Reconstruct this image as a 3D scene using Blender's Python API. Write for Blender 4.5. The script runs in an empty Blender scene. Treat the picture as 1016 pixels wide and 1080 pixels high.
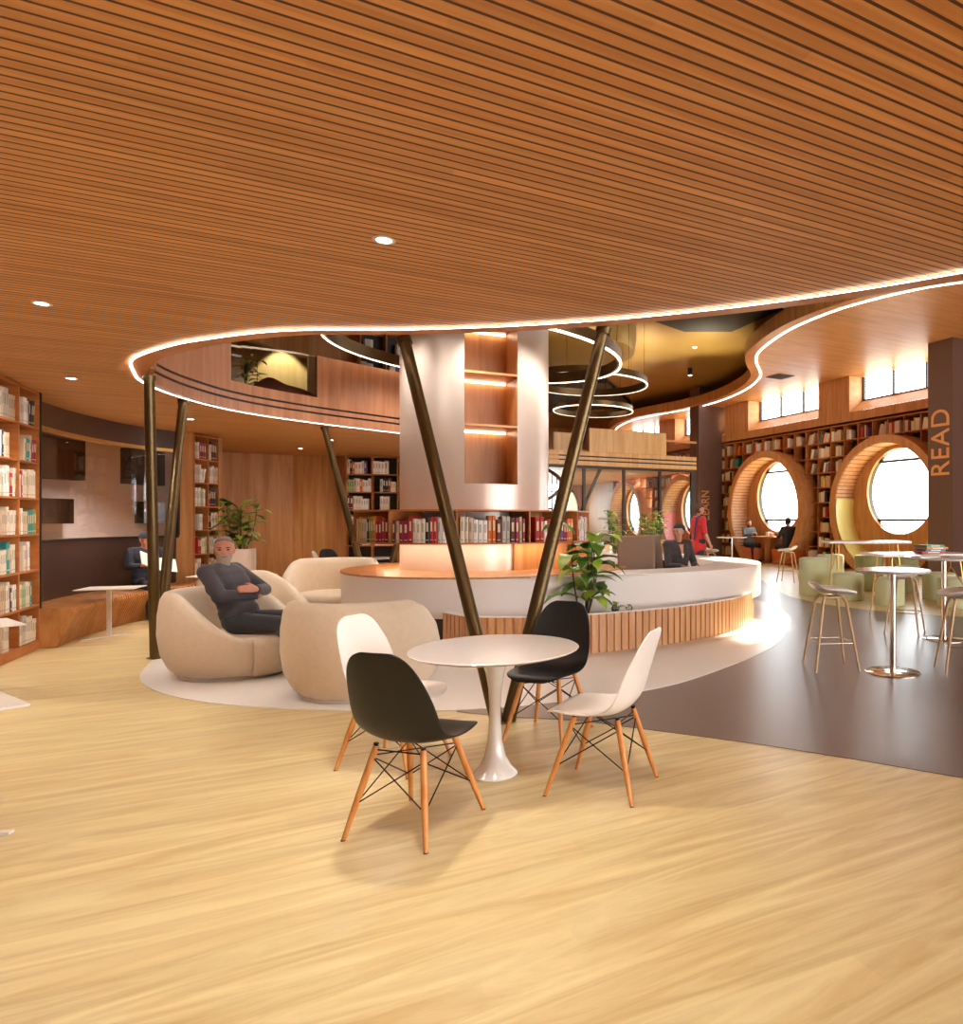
import bpy, bmesh, math, random
from mathutils import Vector, Matrix
from mathutils.geometry import tessellate_polygon, intersect_point_line
random.seed(11)
C = bpy.context.scene.collection
PI = math.pi
EYE = 1.485          # camera height
F = 740.0            # focal length in pixels
CX, CY = 700.0, 549.0
CO, SI = math.cos(math.radians(29.9)), math.sin(math.radians(29.9))
HC = 2.97            # underside of the mezzanine
HS = 5.93            # underside of the high soffit
HT = 6.67            # dark top ceiling

def L(c, s, z=0.0):              # building axes -> world
    return Vector((c*CO - s*SI, c*SI + s*CO, z))
def at(u, v, z=0.0):             # point of height z seen at a pixel
    y = (EYE - z)*F/(v - CY)
    return Vector(((u - CX)/F*y, y, z))
def on_s(u, s):                  # where the sight line of column u crosses the line s
    r = (u - CX)/F
    y = s/(CO - SI*r)
    return y*(SI + CO*r)         # its c coordinate
def upx(p): return CX + F*p[0]/p[1]

# ---------------------------------------------------------------- tags
def tag(o, label=None, cat=None, group=None, kind=None):
    if label: o['label'] = label
    if cat: o['category'] = cat
    if group: o['group'] = group
    if kind: o['kind'] = kind
    return o
def thing(name, label, cat, loc=(0, 0, 0), rz=0, group=None, sc=1):
    o = bpy.data.objects.new(name, None); C.objects.link(o)
    o.empty_display_size = .1
    o.location = loc; o.rotation_euler = (0, 0, rz); o.scale = (sc, sc, sc)
    return tag(o, label, cat, group)
def dup(root, loc, rz, label=None, group=None, sc=None):
    r = root.copy(); C.objects.link(r); r.location = loc; r.rotation_euler = (0, 0, rz)
    if sc: r.scale = (sc, sc, sc)
    if label: r['label'] = label
    if group: r['group'] = group
    for ch in list(root.children):
        c = ch.copy(); C.objects.link(c); c.parent = r
        for g in list(ch.children):
            d = g.copy(); C.objects.link(d); d.parent = c
    return r
def link_mesh(name, me, mats, parent=None, smooth=False):
    if not isinstance(mats, (list, tuple)): mats = [mats]
    for m in mats: me.materials.append(m)
    if smooth:
        for p in me.polygons: p.use_smooth = True
    o = bpy.data.objects.new(name, me); C.objects.link(o)
    if parent: o.parent = parent
    return o
def mo(name, verts, faces, mats, parent=None, smooth=False, midx=None):
    me = bpy.data.meshes.new(name); me.from_pydata([tuple(v) for v in verts], [], faces)
    if midx: me.polygons.foreach_set('material_index', midx)
    me.update()
    return link_mesh(name, me, mats, parent, smooth)
def bo(name, bm, mats, parent=None, smooth=False, angle=None):
    bmesh.ops.recalc_face_normals(bm, faces=bm.faces)
    me = bpy.data.meshes.new(name); bm.to_mesh(me); bm.free()
    o = link_mesh(name, me, mats, parent, smooth)
    if smooth and angle:
        me.set_sharp_from_angle(angle=math.radians(angle))
    return o
def struct(o): o['kind'] = 'structure'; return o

# ---------------------------------------------------------------- mesh helpers
def box(bm, c, s, rz=0, m=None, mi=0, bev=0):
    M = Matrix.Translation(Vector(c)) @ Matrix.Rotation(rz, 4, 'Z')
    if m is not None: M = m @ M
    M = M @ Matrix.Diagonal((s[0], s[1], s[2], 1))
    r = bmesh.ops.create_cube(bm, size=1, matrix=M)
    fs = set(f for v in r['verts'] for f in v.link_faces)
    for f in fs: f.material_index = mi
    if bev:
        es = list(set(e for v in r['verts'] for e in v.link_edges))
        bmesh.ops.bevel(bm, geom=es, offset=bev, segments=2, affect='EDGES', profile=.5)
    return r['verts']
def tube(bm, p0, p1, r0, r1=None, seg=12, mi=0):
    p0, p1 = Vector(p0), Vector(p1); d = p1 - p0
    if r1 is None: r1 = r0
    M = Matrix.Translation((p0 + p1)/2) @ d.to_track_quat('Z', 'Y').to_matrix().to_4x4()
    r = bmesh.ops.create_cone(bm, cap_ends=True, segments=seg, radius1=r0, radius2=r1, depth=d.length, matrix=M)
    if mi:
        for f in set(f for v in r['verts'] for f in v.link_faces): f.material_index = mi
def path(bm, pts, r, seg=8, closed=False):
    pts = [Vector(p) for p in pts]; n = len(pts); rings = []
    for i, p in enumerate(pts):
        if closed: t = pts[(i + 1) % n] - pts[i - 1]
        else: t = pts[min(i + 1, n - 1)] - pts[max(i - 1, 0)]
        q = t.normalized().to_track_quat('Z', 'Y')
        rr = r[i] if isinstance(r, (list, tuple)) else r
        rings.append([bm.verts.new(p + q @ Vector((rr*math.cos(2*PI*k/seg), rr*math.sin(2*PI*k/seg), 0))) for k in range(seg)])
    m = n if closed else n - 1
    for i in range(m):
        a, b = rings[i], rings[(i + 1) % n]
        for k in range(seg):
            bm.faces.new((a[k], a[(k + 1) % seg], b[(k + 1) % seg], b[k]))
    if not closed:
        bm.faces.new(rings[0]); bm.faces.new(rings[-1])
def lathe(bm, prof, seg=32, c=(0, 0, 0), a0=0, a1=2*PI):
    full = abs(a1 - a0 - 2*PI) < 1e-6
    n = seg if full else seg + 1; rings = []
    for i in range(n):
        a = a0 + (a1 - a0)*i/seg
        rings.append([bm.verts.new((c[0] + r*math.cos(a), c[1] + r*math.sin(a), c[2] + z)) for r, z in prof])
    for i in range(seg):
        A, B = rings[i], rings[(i + 1) % n]
        for k in range(len(prof) - 1):
            bm.faces.new((A[k], B[k], B[k + 1], A[k + 1]))
    if not full and prof[0] == prof[-1]:
        pass
    bmesh.ops.remove_doubles(bm, verts=bm.verts, dist=1e-5)
def ellip(bm, c, r, rot=None, sub=3):
    M = Matrix.Translation(Vector(c))
    if rot is not None: M = M @ rot
    M = M @ Matrix.Diagonal((r[0], r[1], r[2], 1))
    bmesh.ops.create_icosphere(bm, subdivisions=sub, radius=1, matrix=M)
def catmull(pts, n=8, closed=False):
    P = [Vector(p) for p in pts]; N = len(P); out = []
    rng = range(N) if closed else range(N - 1)
    for i in rng:
        if closed: a, b, c, d = P[i - 1], P[i], P[(i + 1) % N], P[(i + 2) % N]
        else: a, b, c, d = P[max(i - 1, 0)], P[i], P[i + 1], P[min(i + 2, N - 1)]
        for k in range(n):
            t = k/n
            out.append(.5*((2*b) + (c - a)*t + (2*a - 5*b + 4*c - d)*t*t + (3*b - a - 3*c + d)*t**3))
    if not closed: out.append(P[-1])
    return out
def offset(pts, d):              # shift a polyline sideways (left of travel is +)
    out = []; n = len(pts)
    for i, p in enumerate(pts):
        t = pts[min(i + 1, n - 1)] - pts[max(i - 1, 0)]
        nn = Vector((-t.y, t.x)).normalized()
        out.append(Vector((p.x, p.y)) + nn*d)
    return out
def resample(pts, step):
    out = [pts[0].copy()]; acc = 0.0
    for a, b in zip(pts, pts[1:]):
        l = (b - a).length
        while acc + l >= step:
            t = (step - acc)/l; a = a.lerp(b, t); out.append(a.copy()); l = (b - a).length; acc = 0.0
        acc += l
    return out
def poly_slab(name, pts, z0, z1, mats, parent=None, side=0, top=0):
    pts = [Vector((p[0], p[1])) for p in pts]
    tris = tessellate_polygon([[Vector((p.x, p.y, 0)) for p in pts]])
    n = len(pts)
    V = [(p.x, p.y, z0) for p in pts] + [(p.x, p.y, z1) for p in pts]
    Fc = []; mi = []
    for t in tris:
        a, b, c = t
        ar = (pts[b] - pts[a]).cross(pts[c] - pts[a])
        if ar < 0: a, b, c = a, c, b
        Fc.append((a, c, b)); mi.append(0)
        Fc.append((a + n, b + n, c + n)); mi.append(top)
    area = sum(pts[i].cross(pts[(i + 1) % n]) for i in range(n))
    for i in range(n):
        j = (i + 1) % n
        Fc.append((i, j, j + n, i + n) if area > 0 else (j, i, i + n, j + n)); mi.append(side)
    return mo(name, V, Fc, mats, parent, midx=mi)
def wallstrip(name, pts, z0, z1, th, mat, parent=None, closed=False, smooth=False):
    """upright band of thickness th (to the left of travel) along a polyline"""
    P = [Vector((p[0], p[1])) for p in pts]
    Q = offset(P, th); n = len(P)
    V = [(p.x, p.y, z0) for p in P] + [(p.x, p.y, z1) for p in P] + [(p.x, p.y, z0) for p in Q] + [(p.x, p.y, z1) for p in Q]
    Fc = []
    for i in range(n - 1):
        j = i + 1
        Fc += [(i, j, n + j, n + i), (2*n + j, 2*n + i, 3*n + i, 3*n + j), (n + i, n + j, 3*n + j, 3*n + i), (j, i, 2*n + i, 2*n + j)]
    Fc += [(0, n, 3*n, 2*n), (n - 1, 3*n - 1, 4*n - 1, 2*n - 1)]
    o = mo(name, V, Fc, mat, parent)
    if smooth:
        for p in o.data.polygons: p.use_smooth = True
        o.data.set_sharp_from_angle(angle=math.radians(40))
    return o
def ribbon(name, A, B, z, mat, parent=None, th=.004):
    n = min(len(A), len(B)); A = A[:n]; B = B[:n]
    V = [(p[0], p[1], z) for p in A] + [(p[0], p[1], z) for p in B] + [(p[0], p[1], z + th) for p in A] + [(p[0], p[1], z + th) for p in B]
    Fc = []
    for i in range(n - 1):
        j = i + 1
        Fc += [(i, j, n + j, n + i), (2*n + i, 3*n + i, 3*n + j, 2*n + j), (i, 2*n + i, 2*n + j, j), (n + i, n + j, 3*n + j, 3*n + i)]
    return mo(name, V, Fc, mat, parent)
def circle(c, r, n=64, a0=0, a1=2*PI):
    return [Vector((c[0] + r*math.cos(a0 + (a1 - a0)*i/n), c[1] + r*math.sin(a0 + (a1 - a0)*i/n))) for i in range(n)]

# ---------------------------------------------------------------- materials
def lin(c):
    return tuple(((x/255)/12.92 if x/255 <= .04045 else ((x/255 + .055)/1.055)**2.4) for x in c) + (1,)
def mat(name, col, rough=.5, metal=0, emit=0, spec=.5, sheen=0, coat=0, noise=None, bump=None):
    m = bpy.data.materials.new(name); m.use_nodes = True; nt = m.node_tree
    b = nt.nodes['Principled BSDF']; c = lin(col)
    b.inputs['Base Color'].default_value = c
    b.inputs['Roughness'].default_value = rough; b.inputs['Metallic'].default_value = metal
    b.inputs['Specular IOR Level'].default_value = spec
    if coat: b.inputs['Coat Weight'].default_value = coat; b.inputs['Coat Roughness'].default_value = .08
    if sheen: b.inputs['Sheen Weight'].default_value = sheen
    if emit:
        b.inputs['Emission Color'].default_value = c; b.inputs['Emission Strength'].default_value = emit
    if noise or bump:
        tc = nt.nodes.new('ShaderNodeTexCoord'); nz = nt.nodes.new('ShaderNodeTexNoise')
        nz.inputs['Scale'].default_value = (noise or bump)[0]; nz.inputs['Detail'].default_value = 4
        nt.links.new(tc.outputs['Object'], nz.inputs['Vector'])
        if noise:
            mx = nt.nodes.new('ShaderNodeMix'); mx.data_type = 'RGBA'
            k = noise[1]; mx.inputs[6].default_value = tuple(x*(1 - k) for x in c[:3]) + (1,)
            mx.inputs[7].default_value = tuple(min(1, x*(1 + k)) for x in c[:3]) + (1,)
            nt.links.new(nz.outputs['Fac'], mx.inputs[0]); nt.links.new(mx.outputs[2], b.inputs['Base Color'])
        if bump:
            n2 = nt.nodes.new('ShaderNodeTexNoise'); n2.inputs['Scale'].default_value = bump[0]
            nt.links.new(tc.outputs['Object'], n2.inputs['Vector'])
            bp = nt.nodes.new('ShaderNodeBump'); bp.inputs['Strength'].default_value = bump[1]; bp.inputs['Distance'].default_value = .01
            nt.links.new(n2.outputs['Fac'], bp.inputs['Height']); nt.links.new(bp.outputs['Normal'], b.inputs['Normal'])
    return m
def wood(name, ca, cb, rot=0, scale=(1, 12, 12), stripe=None, rough=.45, contrast=(.35, .7), planks=None, spec=.4, warp=1.0):
    """grain runs along local X after the Z rotation; scale stretches it.  stripe=(axis, pitch, gap, groove colour)"""
    m = bpy.data.materials.new(name); m.use_nodes = True; nt = m.node_tree; N = nt.nodes; K = nt.links.new
    b = N['Principled BSDF']; b.inputs['Roughness'].default_value = rough; b.inputs['Specular IOR Level'].default_value = spec
    tc = N.new('ShaderNodeTexCoord'); mp = N.new('ShaderNodeMapping'); mp.inputs['Rotation'].default_value = (0, 0, rot)
    K(tc.outputs['Object'], mp.inputs['Vector'])
    sc = N.new('ShaderNodeMapping'); sc.inputs['Scale'].default_value = scale
    K(mp.outputs['Vector'], sc.inputs['Vector'])
    nz = N.new('ShaderNodeTexNoise'); nz.inputs['Scale'].default_value = 1; nz.inputs['Detail'].default_value = 6
    nz.inputs['Roughness'].default_value = .6; nz.inputs['Distortion'].default_value = .35*warp
    K(sc.outputs['Vector'], nz.inputs['Vector'])
    rp = N.new('ShaderNodeValToRGB'); rp.color_ramp.elements[0].position = contrast[0]; rp.color_ramp.elements[1].position = contrast[1]
    rp.color_ramp.elements[0].color = lin(ca); rp.color_ramp.elements[1].color = lin(cb)
    K(nz.outputs['Fac'], rp.inputs['Fac']); out = rp.outputs['Color']
    sep = N.new('ShaderNodeSeparateXYZ'); K(mp.outputs['Vector'], sep.inputs[0])
    def math_(op, a, bb=None, cc=None):
        n = N.new('ShaderNodeMath'); n.operation = op
        for i, x in enumerate((a, bb, cc)):
            if x is None: continue
            if isinstance(x, (int, float)): n.inputs[i].default_value = x
            else: K(x, n.inputs[i])
        return n.outputs[0]
    if planks:
        ax, pitch, amt, length = planks
        q = math_('DIVIDE', sep.outputs[ax], pitch); fl = math_('FLOOR', q)
        ox = [0, 1, 2][1 if ax == 0 else 0]
        row = N.new('ShaderNodeTexWhiteNoise'); row.noise_dimensions = '1D'; K(fl, row.inputs['W'])
        x2 = math_('ADD', math_('DIVIDE', sep.outputs[ox], length), math_('MULTIPLY', row.outputs['Value'], 7.0))
        fx = math_('FLOOR', x2)
        cmb = N.new('ShaderNodeCombineXYZ'); K(fl, cmb.inputs[0]); K(fx, cmb.inputs[1])
        wn = N.new('ShaderNodeTexWhiteNoise'); wn.noise_dimensions = '3D'; K(cmb.outputs[0], wn.inputs['Vector'])
        hs = N.new('ShaderNodeHueSaturation'); K(out, hs.inputs['Color'])
        K(math_('ADD', math_('MULTIPLY', wn.outputs['Value'], amt), 1 - amt/2), hs.inputs['Value'])
        out = hs.outputs['Color']
    if stripe:
        ax, pitch, gap, gc = stripe
        q = math_('FRACT', math_('DIVIDE', sep.outputs[ax], pitch))
        g = math_('LESS_THAN', q, gap)
        mx = N.new('ShaderNodeMix'); mx.data_type = 'RGBA'; K(g, mx.inputs[0]); K(out, mx.inputs[6]); mx.inputs[7].default_value = lin(gc)
        out = mx.outputs[2]
        bp = N.new('ShaderNodeBump'); bp.invert = True; bp.inputs['Strength'].default_value = .6; bp.inputs['Distance'].default_value = .01
        K(g, bp.inputs['Height']); K(bp.outputs['Normal'], b.inputs['Normal'])
    K(out, b.inputs['Base Color'])
    return m
def glass(name, tint=(235, 240, 240), fac=.04):
    m = bpy.data.materials.new(name); m.use_nodes = True; nt = m.node_tree; N = nt.nodes
    N.remove(N['Principled BSDF']); tr = N.new('ShaderNodeBsdfTransparent'); tr.inputs[0].default_value = lin(tint)
    gl = N.new('ShaderNodeBsdfGlossy'); gl.inputs['Roughness'].default_value = .02
    fr = N.new('ShaderNodeLayerWeight'); fr.inputs[0].default_value = .5
    pw = N.new('ShaderNodeMath'); pw.operation = 'POWER'; nt.links.new(fr.outputs['Facing'], pw.inputs[0]); pw.inputs[1].default_value = 5
    ma = N.new('ShaderNodeMath'); ma.operation = 'MULTIPLY_ADD'; nt.links.new(pw.outputs[0], ma.inputs[0]); ma.inputs[1].default_value = .8; ma.inputs[2].default_value = fac
    mx = N.new('ShaderNodeMixShader'); nt.links.new(ma.outputs[0], mx.inputs[0])
    nt.links.new(tr.outputs[0], mx.inputs[1]); nt.links.new(gl.outputs[0], mx.inputs[2])
    nt.links.new(mx.outputs[0], N['Material Output'].inputs[0])
    return m
R30 = math.radians(-29.9)
M = {}
M['floor'] = wood('floor_oak', (202, 172, 116), (230, 212, 162), R30, (.75, 6.5, 6.5), rough=.3, contrast=(.3, .66), planks=(1, .16, .07, 1.5), spec=.5, warp=5.5)
M['resin'] = mat('taupe_resin', (118, 98, 90), .3, spec=.5, noise=(1.2, .05))
M['white_floor'] = mat('white_floor', (238, 232, 226), .25, noise=(2, .02))
M['ceil'] = wood('ceiling_slats', (202, 140, 82), (228, 172, 110), R30, (.8, 22, 22), stripe=(1, .06, .2, (88, 50, 26)), rough=.5, planks=(1, .06, .2, 2.4))
M['soffit'] = wood('soffit_wood', (204, 146, 96), (224, 172, 120), R30, (.9, 9, 9), rough=.42, planks=(1, .1, .1, 2.4))
M['panel'] = wood('panel_wood', (170, 114, 64), (202, 148, 94), 0, (9, 9, .7), rough=.4)
M['panel_red'] = wood('balustrade_wood', (156, 102, 72), (184, 130, 96), 0, (9, 9, .7), rough=.38)
M['panel_light'] = wood('pale_panel_wood', (206, 158, 102), (228, 188, 134), 0, (9, 9, .7), rough=.4)
M['edge'] = wood('edge_wood', (196, 128, 76), (214, 150, 96), 0, (1.5, 1.5, 6), rough=.35)
M['shelf'] = wood('shelf_wood', (172, 100, 48), (200, 128, 70), 0, (3, 3, 9), rough=.45)
M['case_back'] = mat('case_back', (30, 19, 13), .6)
M['rib'] = wood('rib_wood', (172, 112, 60), (206, 148, 90), 0, (8, 8, 3), rough=.45)
M['rib_shade'] = wood('rib_wood_shade', (118, 70, 36), (146, 92, 52), 0, (8, 8, 3), rough=.5)  # groove shade put into the colour of the recessed ribs
M['slat'] = wood('slat_wood', (188, 132, 84), (216, 166, 116), 0, (14, 14, 1), rough=.4)
M['portal'] = wood('portal_wood', (192, 130, 78), (214, 160, 104), 0, (8, 8, .9), rough=.4)
M['portal_in'] = wood('portal_slats', (188, 136, 96), (212, 164, 122), 0, (5, 5, 9), stripe=(2, .11, .16, (108, 64, 36)), rough=.5)
M['white'] = mat('white_lacquer', (232, 224, 218), .22, spec=.5)
M['drum'] = mat('pale_satin_metal', (206, 188, 176), .3, metal=.25)
M['desk'] = mat('white_solid_surface', (228, 216, 208), .3)
M['gloss_white'] = mat('gloss_white', (238, 232, 226), .12, coat=.6)
M['matt_white'] = mat('shell_white', (236, 228, 220), .3)
M['black_shell'] = mat('shell_black', (22, 21, 21), .42, spec=.4)
M['grey_shell'] = mat('shell_grey', (74, 78, 84), .5)
M['legwood'] = wood('leg_wood', (196, 122, 58), (222, 156, 88), 0, (30, 30, 4), rough=.4)
M['legpale'] = wood('pale_leg_wood', (190, 152, 112), (216, 182, 144), 0, (30, 30, 4), rough=.4)
M['wire'] = mat('black_wire', (32, 28, 26), .35, metal=.6)
M['bronze'] = mat('dark_bronze', (98, 80, 52), .33, metal=.85, noise=(9, .25), bump=(60, .25))
M['fabric'] = mat('boucle', (222, 202, 176), .9, sheen=.3, noise=(22, .07), bump=(160, .5))
M['top_ceiling'] = mat('bronze_ceiling', (170, 138, 72), .42, metal=.6, noise=(.8, .18))
M['black'] = mat('matt_black', (20, 16, 14), .5)
M['dark'] = mat('dark_brown_lacquer', (74, 52, 44), .28, spec=.5)
M['column'] = mat('column_brown', (104, 78, 68), .4)
M['gold'] = mat('gold_metal', (214, 168, 96), .3, metal=.8)
M['letter'] = mat('letter_gold', (232, 164, 98), .45)
M['chrome'] = mat('chrome', (220, 215, 210), .12, metal=1)
M['led'] = mat('led_white', (255, 246, 240), .5, emit=7)
M['led_soft'] = mat('led_warm', (255, 226, 190), .5, emit=7)
M['led_shelf'] = mat('led_shelf', (255, 232, 200), .5, emit=14)
M['led_dim'] = mat('led_dim', (255, 234, 208), .5, emit=1.6)
M['lamp'] = mat('lamp_disc', (255, 246, 236), .5, emit=14)
M['alu'] = mat('window_frame', (58, 50, 46), .4, metal=.4)
M['reveal'] = wood('reveal_wood', (214, 160, 104), (232, 184, 130), 0, (3, 3, 6), rough=.5)
M['glass'] = glass('clear_glass')
M['dimglass'] = glass('smoked_glass', (240, 232, 228))
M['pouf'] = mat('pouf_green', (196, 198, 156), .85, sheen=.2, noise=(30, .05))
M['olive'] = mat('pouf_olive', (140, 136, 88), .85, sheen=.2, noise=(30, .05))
M['yellow'] = mat('yellow_pad', (214, 196, 112), .25, coat=.3)
M['pink'] = mat('pink_pad', (222, 110, 104), .35)
M['orange'] = mat('orange_pad', (206, 104, 42), .5)
M['salmon'] = mat('salmon_pad', (214, 118, 78), .55)
M['leaf'] = mat('leaf_green', (92, 130, 42), .4, noise=(14, .5))
M['leaf2'] = mat('leaf_bright', (168, 192, 66), .4, noise=(14, .4))
M['stem'] = mat('stem', (74, 62, 30), .6)
M['soil'] = mat('soil', (50, 36, 26), .9)
M['pot'] = mat('pot_white', (224, 206, 190), .3)
M['grey_uph'] = mat('taupe_upholstery', (138, 112, 94), .8, noise=(60, .05))
M['paper'] = mat('paper', (240, 236, 228), .7)
M['red_bag'] = mat('red_fabric', (150, 60, 42), .85)
M['pale_wall'] = mat('pale_plaster', (206, 206, 214), .6)
M['lit_wall'] = wood('alcove_wall', (196, 166, 112), (210, 184, 134), 0, (9, 9, .7), rough=.6)
M['vent'] = mat('vent_grey', (96, 68, 54), .6)
M['screen'] = mat('screen_black', (30, 24, 24), .15)
# ================================================================ SETTING
# ---- floors
struct(mo('floor', [(-16, -9, 0), (26, -9, 0), (26, 52, 0), (-26, 52, 0)], [(0, 1, 2, 3)], M['floor']))
egg_pts = [(-5.18, 7.0), (-4.6, 6.25), (-3.75, 5.72), (-2.69, 5.49), (-1.6, 5.48), (-.75, 5.78), (-.02, 6.22), (.57, 6.98), (1.25, 8.15), (1.68, 9.5), (1.95, 10.9),
           (1.85, 12.6), (1.1, 14.3), (-.6, 15.1), (-2.6, 14.8), (-4.4, 13.6), (-5.5, 11.9), (-5.85, 10.0), (-5.7, 8.3)]
egg = catmull([Vector(p) for p in egg_pts], 8, True)
res = [(-1.6, 5.44), (-1.19, 5.3), (-.65, 5.21), (0, 4.93), (.657, 4.64), (1.2, 4.35), (1.73, 4.04), (3.2, 3.0), (5.5, 1.0), (12, -1), (13, 6), (9.5, 8.8), (4.6, 10.8),
       (3.9, 11.2), (3.31, 11.7), (2.8, 12.5), (2.46, 13.7), (2.38, 15.5), (2.45, 17.3), (1.2, 17.4), (-1, 15.6), (-3, 12), (-3, 8)]
struct(poly_slab('floor', res, .001, .004, M['resin']))
struct(poly_slab('floor', egg, .002, .008, M['white_floor']))

# ---- near and left slab with the void edge
led_near = [(7.2, -.6), (5.4, 1.3), (4.2, 2.42), (3.0, 3.34), (1.78, 4.16), (.94, 4.64), (0, 5.02), (-1.0, 5.28), (-1.99, 5.41), (-2.94, 5.44), (-3.77, 5.72), (-4.3, 6.0),
            (-4.86, 6.42), (-5.25, 6.95), (-5.56, 7.5), (-5.78, 8.39), (-5.76, 9.47), (-5.28, 10.6), (-4.4, 11.95), (-3.5, 13.6), (-3.6, 15.2)]
joinp = L(5.6, 17.4)
led_near = catmull([Vector(p) for p in led_near] + [Vector((-4.0, 16.5)), Vector((joinp.x, joinp.y))], 6)
sg_ = -1 if offset(led_near, .1)[20].y < led_near[20].y else 1
ib_ = min(range(len(led_near)), key=lambda i: (led_near[i] - Vector((-5.25, 6.95))).length)
edge_near = []
for i, p in enumerate(led_near):
    t_ = led_near[min(i + 1, len(led_near) - 1)] - led_near[max(i - 1, 0)]
    k_ = max(0, min(1, (ib_ + 6 - i)/10)); edge_near.append(p + Vector((-t_.y, t_.x)).normalized()*sg_*(.02 + .15*k_))
e_end = L(11.1, 17.4)
slab = [tuple(p) for p in edge_near] + [(e_end.x, e_end.y)] + [tuple(L(11.1, 19.4)[:2]), tuple(L(2.0, 19.4)[:2]), (-12.5, 18), (-12.5, -7), (7.5, -7)]
struct(poly_slab('ceiling', slab, HC, HC + .36, [M['ceil'], M['edge'], M['panel']], side=1, top=2))
struct(ribbon('trim_1', led_near, edge_near, HC - .006, M['edge']))
i_bk = min(range(len(led_near)), key=lambda i: (led_near[i] - Vector((-5.56, 7.5))).length)
lw_ = [.009 if i < i_bk else max(.0035, .009 - .0006*(i - i_bk)) for i in range(len(led_near))]
od_ = offset(led_near, 1.0); nv_ = [b - a for a, b in zip(led_near, od_)]
tag(ribbon('light_strip', [p - n*w for p, n, w in zip(led_near, nv_, lw_)], [p + n*w for p, n, w in zip(led_near, nv_, lw_)], HC - .014, M['led']),
    'long bright light strip along the curved near edge of the slatted ceiling', 'light strip')

# balustrade along the left and back of the void
def split(P, u):
    for i in range(i_bk, len(P)):
        if upx(P[i]) > u: return i
    return len(P) - 1
bedge = offset(edge_near, -.055)
i1, i2 = split(bedge, 237), split(bedge, 329)
i_s = i_bk - 8
bal = thing('balustrade', 'curved reddish wood mezzanine balustrade with two dark grooves around the left of the opening', 'balustrade', (0, 0, 0))
th = .05
full = bedge[i_s:]
wallstrip('band', full, HC + .0, HC + .115, th, M['panel_red'], bal, smooth=True)
wallstrip('band', full, HC + .145, HC + .205, th, M['panel_red'], bal, smooth=True)
wallstrip('panel', full, HC + .235, HC + .37, th, M['panel_red'], bal, smooth=True)
wallstrip('groove_backing', offset(full, .02), HC + .02, HC + .3, .03, M['black'], bal)
wallstrip('panel', bedge[i_s:i1 + 1], HC + .37, 3.97, th, M['panel_red'], bal, smooth=True)
wallstrip('panel', bedge[i2:], HC + .37, 3.97, th, M['panel_red'], bal, smooth=True)
wallstrip('glass_panel', bedge[i1:i2 + 1], HC + .37, 3.95, .012, M['glass'], bal)
# ---- rear mezzanine bridge
def Lp(c, s): p = L(c, s); return (p.x, p.y)
br = thing('balustrade', 'straight pale wood balustrade of the rear mezzanine above the glazed partition', 'balustrade', (0, 0, 0))
A0, A1 = 5.6, 11.1
def seg(c0, c1, s): return [Vector(Lp(c0, s)), Vector(Lp(c1, s))]
for za, zb in ((HC, HC + .11), (HC + .15, HC + .22), (HC + .26, HC + .37)):
    wallstrip('band', seg(A0, A1, 17.36), za, zb, .06, M['panel_light'], br)
wallstrip('groove_backing', seg(A0, A1 - .01, 17.39), HC + .02, HC + .3, .03, M['black'], br)
cA, cB, cC = on_s(590, 17.36), on_s(621, 17.36), on_s(702, 17.36)
wallstrip('panel', seg(cB, cC, 17.3), HC + .37, 3.97, .08, M['panel_light'], br)
wallstrip('panel', seg(cA, cB, 17.75), HC + .37, 3.86, .06, M['panel_light'], br)
wallstrip('glass_panel', seg(cC, A1, 17.38), HC + .37, 3.74, .012, M['dimglass'], br)
wallstrip('handrail', seg(cC, A1, 17.36), 3.74, 3.8, .08, M['edge'], br)

# ---- high soffit on the right
led_r = [(11.6, 10.6), (10.6, 11.05), (8.0, 12.0), (5.57, 13.05), (4.76, 13.54), (3.9, 14.43), (3.32, 15.37), (2.9, 16.4), (2.6, 17.75), (2.5, 18.75), (2.63, 19.8), (2.92, 21.1),
         (2.98, 22.1), (2.8, 23.7), (2.25, 25.6), (1.37, 27.4), (.26, 28.8), (-.8, 30.1), (-1.7, 31.8), (-2.4, 34.7), (-2.7, 40)]
led_r = catmull([Vector(p) for p in led_r], 6)
edge_r = offset(led_r, .3)
if edge_r[60].x > led_r[60].x: edge_r = offset(led_r, -.3)
soff = [tuple(p) for p in edge_r] + [Lp(15.7, 41), Lp(15.7, 2), Lp(14.2, -.5)]
struct(poly_slab('ceiling', soff, HS, HS + .34, [M['soffit'], M['panel'], M['panel']], side=1, top=2))
struct(ribbon('trim_2', led_r, edge_r, HS - .008, M['edge']))
tag(ribbon('light_strip', offset(led_r, -.026), offset(led_r, .026), HS - .02, M['led']), 'wavy bright light strip under the high right soffit', 'light strip')
# ---- top ceiling
tc_ = [(-13, -9), Lp(16.6, -18), Lp(16.6, 42), Lp(-6, 42), (-13, 20)]
struct(mo('ceiling', [(p[0], p[1], HT) for p in tc_], [(0, 4, 3, 2, 1)], M['top_ceiling']))
raft = [at(u, v, 6.55) for u, v in ((600, 334), (690, 339), (722, 350), (772, 350), (826, 326), (800, 318), (690, 318), (600, 320))]
struct(poly_slab('ceiling', [(p.x, p.y) for p in raft], 6.55, 6.66, M['black']))
rb = [at(u, v, 6.5) for u, v in ((560, 404), (640, 404), (655, 417), (668, 430), (560, 436))]
struct(poly_slab('ceiling', [(p.x, p.y) for p in rb], 6.5, 6.66, M['black']))

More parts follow.
